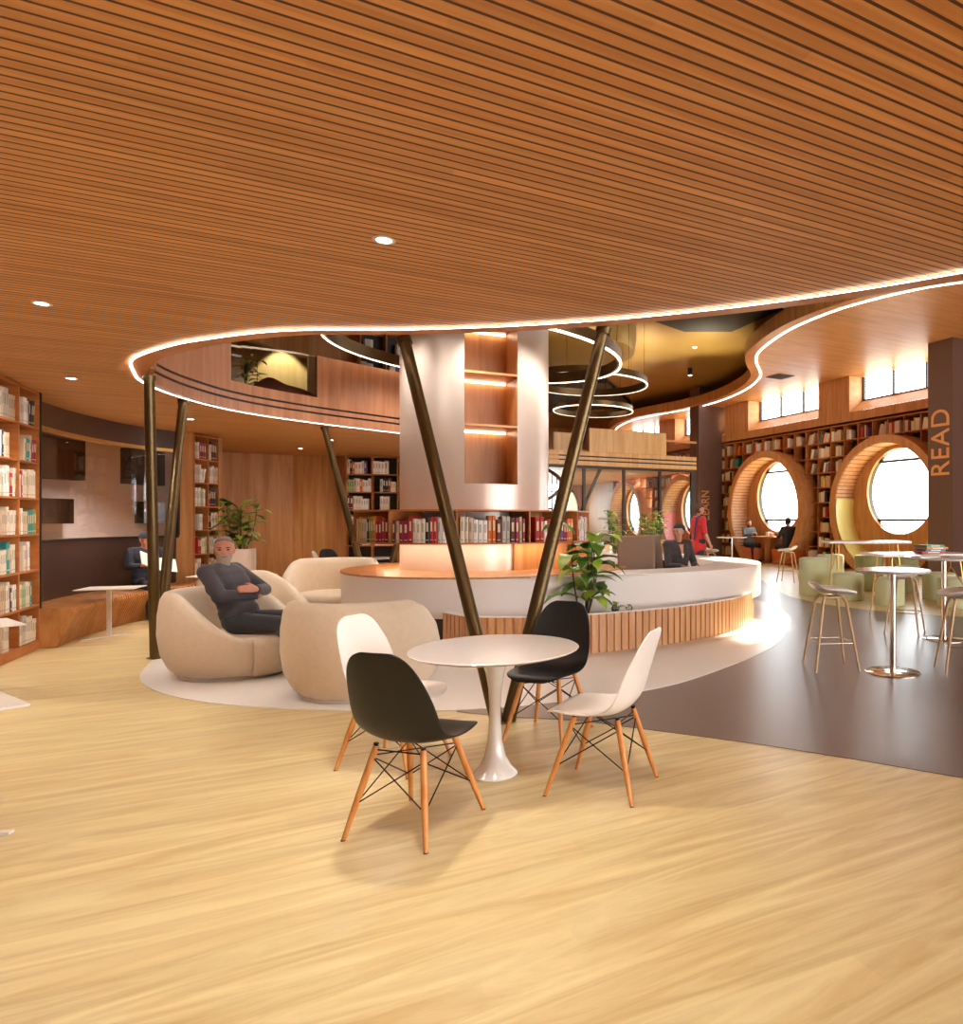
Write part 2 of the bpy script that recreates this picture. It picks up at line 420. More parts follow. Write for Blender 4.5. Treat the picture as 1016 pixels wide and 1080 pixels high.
# ---- right wall with round and high windows
D = 15.7
RC = (19.65, 14.2, 25.18, 30.5)      # portal centres along the wall
RW = (8.8, 13.95, 19.1, 24.4, 29.6)    # high windows
WB = .42
def wpt(s, z, d=D): p = L(d, s); return (p.x, p.y, z)
def wbox(bm, s0, s1, z0, z1, d0, d1, mi=0):
    c = L((d0 + d1)/2, (s0 + s1)/2, (z0 + z1)/2)
    box(bm, c, (abs(d1 - d0), abs(s1 - s0), abs(z1 - z0)), math.radians(29.9), mi=mi)
bm = bmesh.new()
WW = 1.89                                  # half width of a high window
zt = 4.54
wbox(bm, 2, 41, zt, 4.81, D, D + .55)
prev = 2.0
for sc in RW:
    wbox(bm, prev, sc - WW, 4.81, HS, D, D + .55); prev = sc + WW
wbox(bm, prev, 41, 4.81, HS, D, D + .55)
wbox(bm, 2, 41, HS, HT, D, D + .55)
struct(bo('wall_right', bm, M['panel']))
# lower wall behind the shelves with round holes
V = []; Fc = []
n = 48
bays = sorted(RC)
bounds = [bays[0] - 2.725] + [(a + b)/2 for a, b in zip(bays, bays[1:])] + [bays[-1] + 2.725]
DW = D + .36
for k, sc in enumerate(bays):
    s0, s1 = bounds[k], bounds[k + 1]
    zc, R = 1.85, 1.95
    ring = []; outer = []
    for i in range(n):
        a = 2*PI*i/n
        cs, sn = math.cos(a), math.sin(a)
        ring.append((sc + R*cs, max(0, zc + R*sn)))
        t = min(((s1 - sc)/cs if cs > 1e-6 else (s0 - sc)/cs if cs < -1e-6 else 1e9), ((zt - zc)/sn if sn > 1e-6 else -zc/sn if sn < -1e-6 else 1e9))
        outer.append((sc + t*cs, zc + t*sn))
    b0 = len(V)
    V += [wpt(s, z, DW) for s, z in ring] + [wpt(s, z, DW) for s, z in outer]
    for i in range(n):
        j = (i + 1) % n
        Fc.append((b0 + i, b0 + j, b0 + n + j, b0 + n + i))
    for cx_, cz_ in ((s0, 0), (s1, 0), (s0, zt), (s1, zt)):   # corners
        best = sorted(range(n), key=lambda i: (outer[i][0] - cx_)**2 + (outer[i][1] - cz_)**2)[:2]
        V.append(wpt(cx_, cz_, DW)); Fc.append((b0 + n + best[0], b0 + n + best[1], len(V) - 1))
struct(mo('wall_right', V, Fc, M['case_back']))
bm = bmesh.new()
wbox(bm, -4, bounds[0], 0, HT, DW, DW + .2)
wbox(bm, bounds[-1], 41, 0, zt, DW, DW + .2)
struct(bo('wall_right', bm, M['panel']))
# ---- end wall of the far hall with a big round window
V = []; Fc = []
s_e = 37.0
def ept(c, z, s=s_e): p = L(c, s); return (p.x, p.y, z)
p_w = L(0, 0); 
def c_at(u): return on_s(u, s_e)
cw = c_at(580); zw, Rw = 2.1, 1.7
bmE = bmesh.new()
ring = [(cw + Rw*math.cos(2*PI*i/48), zw + Rw*math.sin(2*PI*i/48)) for i in range(48)]
hl = 2.0
outer = []
for i in range(48):
    cs, sn = math.cos(2*PI*i/48), math.sin(2*PI*i/48)
    t = hl/max(abs(cs), abs(sn)); outer.append((cw + t*cs, zw + t*sn))
vi = [bmE.verts.new(ept(*p)) for p in ring]; vo = [bmE.verts.new(ept(*p)) for p in outer]
for i in range(48):
    j = (i + 1) % 48; bmE.faces.new((vi[i], vi[j], vo[j], vo[i]))
def equad(c0, c1, z0, z1): bmE.faces.new([bmE.verts.new(ept(c, z)) for c, z in ((c0, z0), (c1, z0), (c1, z1), (c0, z1))])
equad(-8, cw - hl, 0, HT); equad(cw + hl, 17, 0, HT); equad(cw - hl, cw + hl, zw + hl, HT); equad(cw - hl, cw + hl, 0, zw - hl)
struct(bo('wall_back', bmE, M['panel']))
def round_window(name_i, put, R, bars, dark=True):
    """put(a, b, depth) -> world point in the window plane"""
    w = thing('window_%d' % name_i, None, None, (0, 0, 0)); w['kind'] = 'structure'
    bm = bmesh.new()
    prof = [(R - .01, 0), (R + .07, 0), (R + .07, .12), (R - .01, .12)]
    rings = []
    for i in range(64):
        a = 2*PI*i/64; rings.append([bm.verts.new(put(r*math.cos(a), r*math.sin(a), d)) for r, d in prof])
    for i in range(64):
        A, B = rings[i], rings[(i + 1) % 64]
        for k in range(4): bm.faces.new((A[k], B[k], B[(k + 1) % 4], A[(k + 1) % 4]))
    bo('window_frame', bm, M['alu'], w)
    for zb in bars:
        hw = math.sqrt(R*R - zb*zb); bm = bmesh.new()
        c8 = [bm.verts.new(put(x, zb + y, d)) for x in (-hw, hw) for y in (-.035, .035) for d in (.02, .1)]
        for f in ((0, 1, 3, 2), (4, 6, 7, 5), (0, 4, 5, 1), (2, 3, 7, 6), (0, 2, 6, 4), (1, 5, 7, 3)): bm.faces.new([c8[q] for q in f])
        bo('glazing_bar', bm, M['alu'], w)
    mo('pane', [put(R*math.cos(2*PI*i/48), R*math.sin(2*PI*i/48), .05) for i in range(48)], [tuple(range(48))], M['glass'], w)
    return w
round_window(9, lambda a, b, d: Vector(ept(cw + a, zw + b, s_e + d)), Rw, (1.0,))

# ---- high windows: sloping reveals, frame, panes
for k, sc in enumerate(RW):
    s0, s1 = sc - WW, sc + WW
    w = thing('window_%d' % (k + 1), None, None, (0, 0, 0)); w['kind'] = 'structure'
    do = D + .5; inset = .08
    a = [wpt(s0, 4.81, D - .005), wpt(s1, 4.81, D - .005), wpt(s1, HS - .004, D - .005), wpt(s0, HS - .004, D - .005)]
    b = [wpt(s0 + .08, 5.2, do), wpt(s1 - inset, 5.2, do), wpt(s1 - inset, HS - .004, do), wpt(s0 + .08, HS - .004, do)]
    mo('reveal', a + b, [(0, 1, 5, 4), (1, 2, 6, 5), (3, 0, 4, 7)], M['reveal'], w)
    bm = bmesh.new()
    for sa, sb in ((s0 + .06, s0 + .12), (s1 - inset - .06, s1 - inset)) : wbox(bm, sa, sb, 5.18, HS - .01, do - .03, do + .05)
    for q in (1, 2):
        sm = s0 + .1 + q*(s1 - inset - s0 - .1)/3; wbox(bm, sm - .025, sm + .025, 5.18, HS - .01, do - .03, do + .05)
    wbox(bm, s0 + .06, s1 - inset, 5.18, 5.22, do - .03, do + .05)
    bo('window_frame', bm, M['alu'], w)
    mo('pane', [wpt(s0 + .08, 5.2, do + .02), wpt(s1 - inset, 5.2, do + .02), wpt(s1 - inset, HS, do + .02), wpt(s0 + .08, HS, do + .02)], [(0, 1, 2, 3)], M['glass'], w)

# ---- round portals
D0 = 15.3
def portal(k, sc, label, lining=None, R=2.1, Ri=1.88, zc=1.83, zwin=2.34, Rwin=1.25):
    base = L(D0, sc); t = thing('window_portal', label, 'portal', (base.x, base.y, 0), math.radians(29.9), 'round wooden window portals')
    # local: x = into the wall, y = along +s, z up
    def ringv(r, d, nn=72): return [Vector((d, r*math.cos(2*PI*i/nn), max(.004, zc + r*math.sin(2*PI*i/nn)))) for i in range(nn)]
    def loft(name, rs, m, closed=True):
        V = [p for r_ in rs for p in r_]; nn = len(rs[0]); Fc = []
        q = len(rs)
        for a_ in range(q if closed else q - 1):
            b_ = (a_ + 1) % q
            for i in range(nn):
                j = (i + 1) % nn; Fc.append((a_*nn + i, a_*nn + j, b_*nn + j, b_*nn + i))
        return mo(name, V, Fc, m, t)
    loft('outer_ring', [ringv(Ri, 0), ringv(R, 0), ringv(R, .755), ringv(Ri, .755)], M['portal'])
    loft('slatted_lining', [ringv(Ri - .002, .02), ringv(Ri - .02, .03), ringv(Ri - .02, .74), ringv(Ri - .002, .74)], M['portal_in'])
    # end wall with window hole
    dz = zwin - zc; V = []; Fc = []; nn = 72
    V += [Vector((.74, Ri*math.cos(2*PI*i/nn), max(.004, zc + Ri*math.sin(2*PI*i/nn)))) for i in range(nn)]
    V += [Vector((.74, Rwin*math.cos(2*PI*i/nn), zwin + Rwin*math.sin(2*PI*i/nn))) for i in range(nn)]
    V += [Vector((.98, Rwin*math.cos(2*PI*i/nn), zwin + Rwin*math.sin(2*PI*i/nn))) for i in range(nn)]
    for i in range(nn):
        j = (i + 1) % nn; Fc += [(i, j, nn + j, nn + i), (nn + i, nn + j, 2*nn + j, 2*nn + i)]
    mo('end_panel', V, Fc, M['portal'], t)
    if lining:
        a0, a1 = math.radians(170), math.radians(370); q = 44; zmax = .1
        rr = [[Vector((d, r*math.cos(a0 + (a1 - a0)*i/q), max(.012, zc + r*math.sin(a0 + (a1 - a0)*i/q)))) for i in range(q + 1)] for r, d in ((Ri - .03, .01), (Ri - .075, .01), (Ri - .075, .735), (Ri - .03, .735))]
        V = [p for r_ in rr for p in r_]; Fc = []
        for a_ in range(4):
            for i in range(q): b_ = (a_ + 1) % 4; Fc.append((a_*(q + 1) + i, a_*(q + 1) + i + 1, b_*(q + 1) + i + 1, b_*(q + 1) + i))
        mo('seat_pad', V, Fc, M[lining], t)
    o = L(D0 + 1.84, sc)
    def put(a, b, d): p = L(D0 + .84 + d, sc + a); return Vector((p.x, p.y, zwin + b))
    round_window(10 + k, put, Rwin, (.9, -.84))
    return t
portal(1, RC[0], 'round wooden portal with an orange bench booth, two men inside')
portal(2, RC[1], 'round wooden portal with a yellow curved seat, beside the READ column', 'yellow')
portal(3, RC[2], 'round wooden portal with a pink curved seat behind the glass partition', 'pink', R=1.8, Ri=1.6, zc=1.6, zwin=1.95, Rwin=1.15)
portal(4, RC[3], 'farthest round wooden portal, seen through the glass partition', None, R=1.8, Ri=1.6, zc=1.6, zwin=1.95, Rwin=1.15)

# ---- bookcase along the right wall, clipped around the portals
rbk = thing('bookcase', 'tall dark-backed bookcase wall behind the round portals', 'bookcase', (0, 0, 0))
CW, RH, Z0 = .585, .478, .15
def clip(s0, s1, z, Rr=2.0):
    iv = [(s0, s1)]
    for sc, R_, zc in ((RC[0], Rr, 1.83), (RC[1], Rr, 1.83), (RC[2], Rr - .3, 1.6), (RC[3], Rr - .3, 1.6)):
        h = R_*R_ - (z - zc)**2
        if h <= 0: continue
        h = math.sqrt(h); nv = []
        for a, b in iv:
            if sc - h > a: nv.append((a, min(b, sc - h)))
            if sc + h < b: nv.append((max(a, sc + h), b))
        iv = nv
    return [x for x in iv if x[1] - x[0] > .02]
S0, S1 = 11.4, 33.0
for r in range(10):
    z = Z0 + r*RH; bm = bmesh.new()
    bm.free()
    for a, b in clip(S0, S1, z): bm = bmesh.new(); wbox(bm, a, b, z - .014, z + .014, D, DW - .005); bo('shelf_board', bm, M['shelf'], rbk)
ncol = int((S1 - S0)/CW)
for c in range(ncol + 1):
    s = S0 + c*CW
    # vertical pieces outside circles
    zs = [(.0, Z0 + 9*RH)]
    for sc, R_, zc in ((RC[0], 2.0, 1.83), (RC[1], 2.0, 1.83), (RC[2], 1.7, 1.6), (RC[3], 1.7, 1.6)):
        h = R_*R_ - (s - sc)**2
        if h > 0:
            h = math.sqrt(h); nz = []
            for a, b in zs:
                if zc - h > a: nz.append((a, min(b, zc - h)))
                if zc + h < b: nz.append((max(a, zc + h), b))
            zs = nz
    bm = bmesh.new(); 
    bm.free()
    for a, b in zs: bm = bmesh.new(); wbox(bm, s - .014, s + .014, a, b, D + .002, DW - .005); bo('upright', bm, M['shelf'], rbk)

# ---- columns with lettering
def lettering(name, txt, parent, size, mtx, sx=1.0, sp=1.05):
    cu = bpy.data.curves.new(name, 'FONT'); cu.body = txt; cu.size = size; cu.extrude = .012; cu.space_character = sp
    o = bpy.data.objects.new('tmp', cu); C.objects.link(o)
    bpy.context.view_layer.update()
    me = bpy.data.meshes.new_from_object(o.evaluated_get(bpy.context.evaluated_depsgraph_get()))
    bpy.data.objects.remove(o); me.transform(Matrix.Diagonal((sx, 1, 1, 1)))
    me.materials.clear()
    ob = link_mesh(name, me, M['letter'], parent); ob.matrix_local = mtx; return ob
# READ: text on the face towards -e1 (left face)
p0 = Vector(((1004.9 - CX)/F*17.0, 17.0, 0))
t = thing('column', 'brown column lettered READ near the right edge', 'column', p0)
bm = bmesh.new(); cx = Vector((CO, SI, 0)); cy = Vector((-SI, CO, 0))
cc = cx*.6 + cy*.36
box(bm, cc + Vector((0, 0, HT/2)), (1.2, .72, HT), math.radians(29.9)); bo('shaft', bm, M['column'], t)
def face_m(origin, right, up, normal):
    m = Matrix.Identity(4)
    m.col[0][:3] = right; m.col[1][:3] = up; m.col[2][:3] = normal; m.col[3][:3] = origin; return m
# text runs upward: text x axis = +Z, text up = towards the left seen from the room (+e2)
zr = EYE + (549 - 503)/F*17.2
lettering('lettering', 'READ', t, .76, face_m(cx*-.012 + cy*.09 + Vector((0, 0, zr)), (0, 0, 1), tuple(cy), tuple(-cx)), .86)
p0 = Vector(((737.3 - CX)/F*27.0, 27.0, 0))
t = thing('column', 'brown column lettered LEARN beside the bookcase wall', 'column', p0)
bm = bmesh.new(); cc = cx*.64 + cy*.33
box(bm, cc + Vector((0, 0, HT/2)), (1.28, .66, HT), math.radians(29.9)); bo('shaft', bm, M['column'], t)
lettering('lettering', 'LEARN', t, .52, face_m(cx*.47 + cy*-.012 + Vector((0, 0, EYE + .0)), (0, 0, 1), tuple(-cx), tuple(-cy)), .72)

# ---- glazed partition below the bridge
gp = thing('glass_partition', 'full-height glass partition with dark mullions below the rear mezzanine', 'partition', (0, 0, 0))
us = [560, 616, 658, 696, 731]
cs_ = [3.2] + [on_s(u, 17.7) for u in us] 
for i, c in enumerate(cs_):
    bm = bmesh.new(); q = L(c, 17.7, HC/2); box(bm, q, (.07 if i < 5 else .16, .07, HC), math.radians(29.9)); bo('mullion', bm, M['alu'], gp)
for a, b in zip(cs_, cs_[1:]):
    bm = bmesh.new(); q = L((a + b)/2, 17.7, HC/2); box(bm, q, (b - a - .07, .012, HC - .1), math.radians(29.9)); bo('pane', bm, M['glass'], gp)
bm = bmesh.new(); q = L((cs_[0] + cs_[-1])/2, 17.7, HC - .03); box(bm, q, (cs_[-1] - cs_[0], .09, .06), math.radians(29.9)); bo('head_rail', bm, M['alu'], gp)
# ceiling of the hall behind
hall = [Lp(-3, 19.4), Lp(11.1, 19.4), Lp(15.2, 24.2), Lp(16.1, 30), Lp(16.1, 37), Lp(-5, 37)]
struct(poly_slab('ceiling', hall, 3.5, 3.62, M['soffit']))
struct(wallstrip('wall_left', [Vector(Lp(-3, 19.4)), Vector(Lp(-5, 37))], 0, HT, .2, M['panel']))

# ---- left: curved window wall, wood wall, back wall
wl = catmull([Vector(p) for p in ((-7.5, 8.2), (-7.73, 8.69), (-8.02, 9.45), (-8.22, 10.27), (-8.27, 11.08), (-8.12, 11.72))], 6)
struct(wallstrip('wall_left', wl, 0, 1.2, .12, M['dark'], smooth=True))
struct(wallstrip('wall_left', wl, 2.66, HC, .12, M['dark'], smooth=True))
w = thing('window_8', None, None, (0, 0, 0)); w['kind'] = 'structure'
wallstrip('window_sill', offset(wl, -.03), 1.2, 1.24, .17, M['alu'], w, smooth=True)
wallstrip('window_frame', offset(wl, -.01), 2.62, 2.67, .1, M['gold'], w, smooth=True)
wallstrip('pane', offset(wl, .05), 1.24, 2.63, .01, M['dimglass'], w, smooth=True)
bm = bmesh.new(); box(bm, (wl[-1].x + .0, wl[-1].y, 1.94), (.08, .08, 1.4)); bo('window_frame', bm, M['alu'], w)
# room beyond that window
struct(mo('wall_left', [(-11.2, 6, 0), (-10.6, 18, 0), (-10.6, 18, HC), (-11.2, 6, HC)], [(0, 1, 2, 3)], M['pale_wall']))
nb = thing('cabinet', 'dark wall cabinets with screens behind the left window', 'cabinet', (-10.8, 11, 0))
for (y0, y1, z0, z1, mk) in ((.2, 1.85, 2.22, 2.93, 'case_back'), (.2, 1.6, 1.43, 1.87, 'screen'), (2.95, 3.9, 2.22, 2.93, 'case_back'), (3.3, 3.9, 1.43, 1.87, 'screen')):
    bm = bmesh.new(); box(bm, (.06, (y0 + y1)/2, (z0 + z1)/2), (.3, y1 - y0, z1 - z0)); bo('unit' if mk == 'case_back' else 'screen', bm, M[mk], nb)
# wood cheek next to the second bookcase, and back wall
struct(wallstrip('wall_left', [Vector((-8.16, 11.68)), Vector((-7.92, 11.8))], 0, HC, .1, M['panel']))
struct(wallstrip('wall_back', [Vector((-8.2, 12.58)), Vector((-9.6, 15.1)), Vector((-8.4, 15.9)), Vector((-7.3, 16.25)), Vector((-5.3, 16.7)), Vector((-3.2, 17.0))], 0, HC, .2, M['panel']))
struct(wallstrip('wall_left', [Vector((-7.9, 12.55)), Vector((-8.25, 12.6))], 0, HC, .08, M['panel']))

# ---- upper storey behind the left balustrade
struct(wallstrip('wall_left', [Vector((-7.6, 9.6)), Vector((-7.3, 11.0)), Vector((-6.68, 13.2))], 4.56, HT, .15, M['panel']))
struct(wallstrip('wall_left', [Vector((-6.68, 13.2)), Vector((-4.4, 14.9)), Vector((-3.4, 17.0))], HC + .36, HT, .15, M['panel']))
struct(mo('wall_back', [(-12, 12.6, HC + .36), (-4.5, 16.1, HC + .36), (-4.5, 16.1, HT), (-12, 12.6, HT)], [(0, 1, 2, 3)], M['lit_wall']))
struct(wallstrip('wall_left', [Vector((-12, 12.6)), Vector((-12, 3)), Vector((-7.6, 3)), Vector((-7.6, 9.6))], HC + .36, HT, -.1, M['panel']))
struct(wallstrip('wall_back', [Vector((-12, 17.9)), Vector((-3.4, 17.9))], HC + .36, HT, .1, M['panel']))

# ---- walls behind the camera and at its left
struct(wallstrip('wall_front', [Vector((-12.5, -7)), Vector((7.5, -7))], 0, HT, -.1, M['pale_wall']))
struct(wallstrip('wall_left', [Vector((-12.5, 7)), Vector((-12.5, -7))], 0, HC + .3, -.1, M['panel']))
struct(wallstrip('wall_left', [Vector((-7.9, 6.2)), Vector((-12.5, 4.6))], 0, HC, .1, M['panel']))
# ================================================================ FURNITURE
# ---- V-shaped pole pairs
def vpole(base, tops, label, z1=HC, r=.052):
    t = thing('column', label, 'column', (base[0], base[1], 0), 0)
    for k, tp in enumerate(tops):
        d = Vector((tp[0] - base[0], tp[1] - base[1], z1)); s = Vector((d.x, d.y, 0)).normalized()*.045
        bm = bmesh.new(); tube(bm, s + d*.004, d*.985, r, r*.92, 20)
        tube(bm, d*.985, d*1.002, r*1.15, r*1.15, 20); bo('pole', bm, M['bronze'], t, True, 40)
    bm = bmesh.new(); lathe(bm, [(0, .009), (.085, .009), (.09, .014), (.08, .018), (0, .018)], 28); bo('foot', bm, M['bronze'], t, True, 40)
    return t
vpole((-5.46, 7.55), [(-5.28, 7.2), (-5.9, 8.62)], 'pair of dark bronze poles leaning apart at the left, before the reading bench')
vpole((-1.19, 5.16), [(-2.12, 5.73), (-.46, 5.42)], 'pair of dark bronze poles forming a wide V behind the white table')
vpole((-4.72, 11.5), [(-5.37, 11.1), (-4.0, 11.9)], 'pair of dark bronze poles behind the loveseat, left of the drum')
t = vpole((-3.2, 20.2), [(-1.6, 20.2)], 'slanted dark pole behind the glass partition', 3.45)

# ---- central drum
DC = (-2.70, 10.1); DR = 1.03
def ray_hit(u):
    r = (u - CX)/F; a = 1 + r*r; b = -2*(r*DC[0] + DC[1]); c = DC[0]**2 + DC[1]**2 - DR*DR
    y = (-b - math.sqrt(b*b - 4*a*c))/(2*a); return Vector((r*y, y))
hL, hR = ray_hit(490), ray_hit(546)
aL = math.atan2(hL.y - DC[1], hL.x - DC[0]); aR = math.atan2(hR.y - DC[1], hR.x - DC[0])
drum = thing('drum', 'tall pale cylindrical core with a lit wood niche rising through the opening', 'column', (DC[0], DC[1], 0))
zn0, zn1 = 1.965, 5.4
bm = bmesh.new()
def arcwall(bm, a0, a1, z0, z1, n):
    ps = [[bm.verts.new((DR*math.cos(a0 + (a1 - a0)*i/n), DR*math.sin(a0 + (a1 - a0)*i/n), z)) for i in range(n + 1)] for z in (z0, z1)]
    for i in range(n): bm.faces.new((ps[0][i], ps[0][i + 1], ps[1][i + 1], ps[1][i]))
arcwall(bm, aR, aL + 2*PI, .78, HT, 72)
arcwall(bm, aL, aR, .78, zn0, 14); arcwall(bm, aL, aR, zn1, HT, 14)
bmesh.ops.remove_doubles(bm, verts=bm.verts, dist=1e-4)
bo('shell', bm, M['drum'], drum, True, 60)
l = Vector((math.cos(aL), math.sin(aL)))*DR; r = Vector((math.cos(aR), math.sin(aR)))*DR
dn = -((l + r)/2).normalized(); dep = .62
tx = (r - l).normalized()
lb, rb_ = l + dn*dep, r + dn*dep
bm = bmesh.new()
def q4(pts): bm.faces.new([bm.verts.new(p) for p in pts])
q4([(l.x, l.y, zn0), (l.x, l.y, zn1), (lb.x, lb.y, zn1), (lb.x, lb.y, zn0)])
q4([(r.x, r.y, zn0), (r.x, r.y, zn1), (rb_.x, rb_.y, zn1), (rb_.x, rb_.y, zn0)])
q4([(lb.x, lb.y, zn0), (rb_.x, rb_.y, zn0), (rb_.x, rb_.y, zn1), (lb.x, lb.y, zn1)])
q4([(l.x, l.y, zn0), (r.x, r.y, zn0), (rb_.x, rb_.y, zn0), (lb.x, lb.y, zn0)])
q4([(l.x, l.y, zn1), (r.x, r.y, zn1), (rb_.x, rb_.y, zn1), (lb.x, lb.y, zn1)])
bo('niche', bm, M['panel'], drum)
for z in (2.72, 3.41, 4.1):
    bm = bmesh.new()
    p = [l, r, rb_ - dn*.03, lb - dn*.03]
    lo = [bm.verts.new((q.x, q.y, z)) for q in p]; hi = [bm.verts.new((q.x, q.y, z + .03)) for q in p]
    bm.faces.new(lo); bm.faces.new(hi)
    for i in range(4): bm.faces.new((lo[i], lo[(i + 1) % 4], hi[(i + 1) % 4], hi[i]))
    sh = bo('niche_shelf', bm, M['edge'], drum)
    bm = bmesh.new(); a_, b_ = lb - dn*.045 + tx*.02, rb_ - dn*.045 - tx*.02
    q = (a_ + b_)/2; box(bm, (q.x, q.y, z - .012), ((b_ - a_).length, .025, .02), math.atan2(tx.y, tx.x)); bo('shelf_light', bm, M['led_soft'], sh)

# ---- ring bookshelf hung around the drum
rs = thing('bookshelf', 'ring-shaped wooden bookshelf around the pale drum above the counter', 'bookshelf', (DC[0], DC[1], 0))
RO, RI = 1.62, 1.06; zb, ztp = 1.19, 1.62
for z0_, z1_ in ((zb, zb + .02), (ztp - .02, ztp)):
    bm = bmesh.new(); lathe(bm, [(RI - .03, z0_), (RO, z0_), (RO, z1_), (RI - .03, z1_), (RI - .03, z0_)], 96); bo('shelf_board', bm, M['shelf'], rs, True, 40)
aV = math.atan2(-DC[1], -DC[0])         # direction from drum to camera
divs = [aV + math.radians(x) for x in (-84, -40, -8, 24, 56, 84, 130, 180, 230)]
for a in divs:
    bm = bmesh.new(); box(bm, ((RI + RO)/2*math.cos(a), (RI + RO)/2*math.sin(a), (zb + ztp)/2), (RO - RI - .01, .02, ztp - zb - .04), a); bo('divider', bm, M['shelf'], rs)
for (a0, a1) in ((-84, -56), (24, 90), (90, 200), (200, 276)):
    bm = bmesh.new(); A0_, A1_ = aV + math.radians(a0), aV + math.radians(a1)
    lathe(bm, [(RI - .02, zb + .02), (RI + .02, zb + .02), (RI + .02, ztp - .02), (RI - .02, ztp - .02), (RI - .02, zb + .02)], 24, (0, 0, 0), A0_, A1_); bo('back_panel', bm, M['panel'], rs, True, 40)
bm = bmesh.new(); lathe(bm, [(RI + .12, zb - .012), (RI + .19, zb - .012), (RI + .19, zb - .002), (RI + .12, zb - .002), (RI + .12, zb - .012)], 72); bo('under_light', bm, M['led_shelf'], rs)
# wooden supports under the right half
cb = thing('cabinet', 'orange-lit curved wood cabinet standing on the counter below the ring shelf', 'cabinet', (DC[0], DC[1], .8))
bm = bmesh.new(); lathe(bm, [(DR + .01, .003), (DR + .05, .003), (DR + .05, .385), (DR + .01, .385), (DR + .01, .003)], 40, (0, 0, 0), aV + math.radians(27), aV + math.radians(150)); bo('body', bm, M['panel'], cb, True, 40)
for a in (57, 84, 110):
    bm = bmesh.new(); a = aV + math.radians(a); box(bm, ((DR + RO)/2*math.cos(a) + .02*math.cos(a), (DR + RO)/2*math.sin(a), .193), (RO - DR - .1, .025, .38), a); bo('side_panel', bm, M['panel'], cb)

# ---- reception counter
C1, R1 = Vector((-2.5, 10.1)), 1.95
C2, R2, R2i = Vector((-1.2, 11.5)), 2.77, 2.02
dd = C2 - C1; base_a = math.atan2(dd.y, dd.x); off = math.acos((R1 - R2)/dd.length)
a_lo = base_a - off; a_hi = base_a + off       # tangent angles shared by both circles
hull = [C1 + Vector((math.cos(a), math.sin(a)))*R1 for a in [a_hi + (a_lo + 2*PI - a_hi)*i/60 for i in range(61)]] + \
       [C2 + Vector((math.cos(a), math.sin(a)))*R2 for a in [a_lo + (a_hi - a_lo)*i/80 for i in range(81)]]
ct = thing('reception_counter', 'sweeping white reception counter with brown wood top at its left end', 'counter', (C1.x, C1.y, 0))
H_ = [p - C1 for p in hull]
# centre line of the front, ends kept closed
wallstrip('white_band', H_ + [H_[0]], .34, .80, .05, M['desk'], ct, smooth=True)
# inner fascia (pit side)
pit = [C2 + Vector((math.cos(a), math.sin(a)))*R2i - C1 for a in [2*PI*i/80 for i in range(80)]]
pit_open = [p for p in pit if p.length > R1 - .3]
# order the pit points so that the run outside the left disc is continuous
k0 = max(range(80), key=lambda i: (pit[i].length <= R1 - .3) and (pit[(i + 1) % 80].length > R1 - .3))
run = []
for i in range(1, 81):
    p = pit[(k0 + i) % 80]
    if p.length > R1 - .3: run.append(p)
    else: break
wallstrip('inner_band', run, .12, .795, -.04, M['desk'], ct, smooth=True)
# white ring top: outer hull run on circle 2 joined to the pit run
bm = bmesh.new()
def stripcap(outer, inner, z, n=90):
    def rs_(P, n):
        d = [0]
        for a, b in zip(P, P[1:]): d.append(d[-1] + (b - a).length)
        out = []; j = 0
        for i in range(n + 1):
            t = d[-1]*i/n
            while j < len(P) - 2 and d[j + 1] < t: j += 1
            f = (t - d[j])/max(1e-9, d[j + 1] - d[j]); out.append(P[j].lerp(P[j + 1], min(1, f)))
        return out
    return rs_(outer, n), rs_(inner, n)
outer = [p - C1 for p in hull[61:]]; ou, iu = stripcap([H_[58], H_[59], H_[60]] + outer + [H_[0], H_[1], H_[2]], run, .8)
for z_ in (.785, .812):
    top = [bm.verts.new((p.x, p.y, z_)) for p in ou]; inn = [bm.verts.new((p.x, p.y, z_)) for p in iu]
    for i in range(len(top) - 1): bm.faces.new((top[i], top[i + 1], inn[i + 1], inn[i]))
    if z_ < .8: t0_, i0_ = top, inn
for A_, B_ in ((t0_, top), (i0_, inn)):
    for i in range(len(A_) - 1): bm.faces.new((A_[i], A_[i + 1], B_[i + 1], B_[i]))
bo('white_top', bm, M['desk'], ct)
disc = [Vector((math.cos(2*PI*i/96), math.sin(2*PI*i/96)))*(R1 + .012) for i in range(96)]
poly_slab('wood_top', [p for p in disc], .80, .822, M['panel'], ct)
bm = bmesh.new(); lathe(bm, [(1.62, .008), (1.62, .34), (0, .34)], 64); bo('plinth', bm, M['dark'], ct, True, 40)

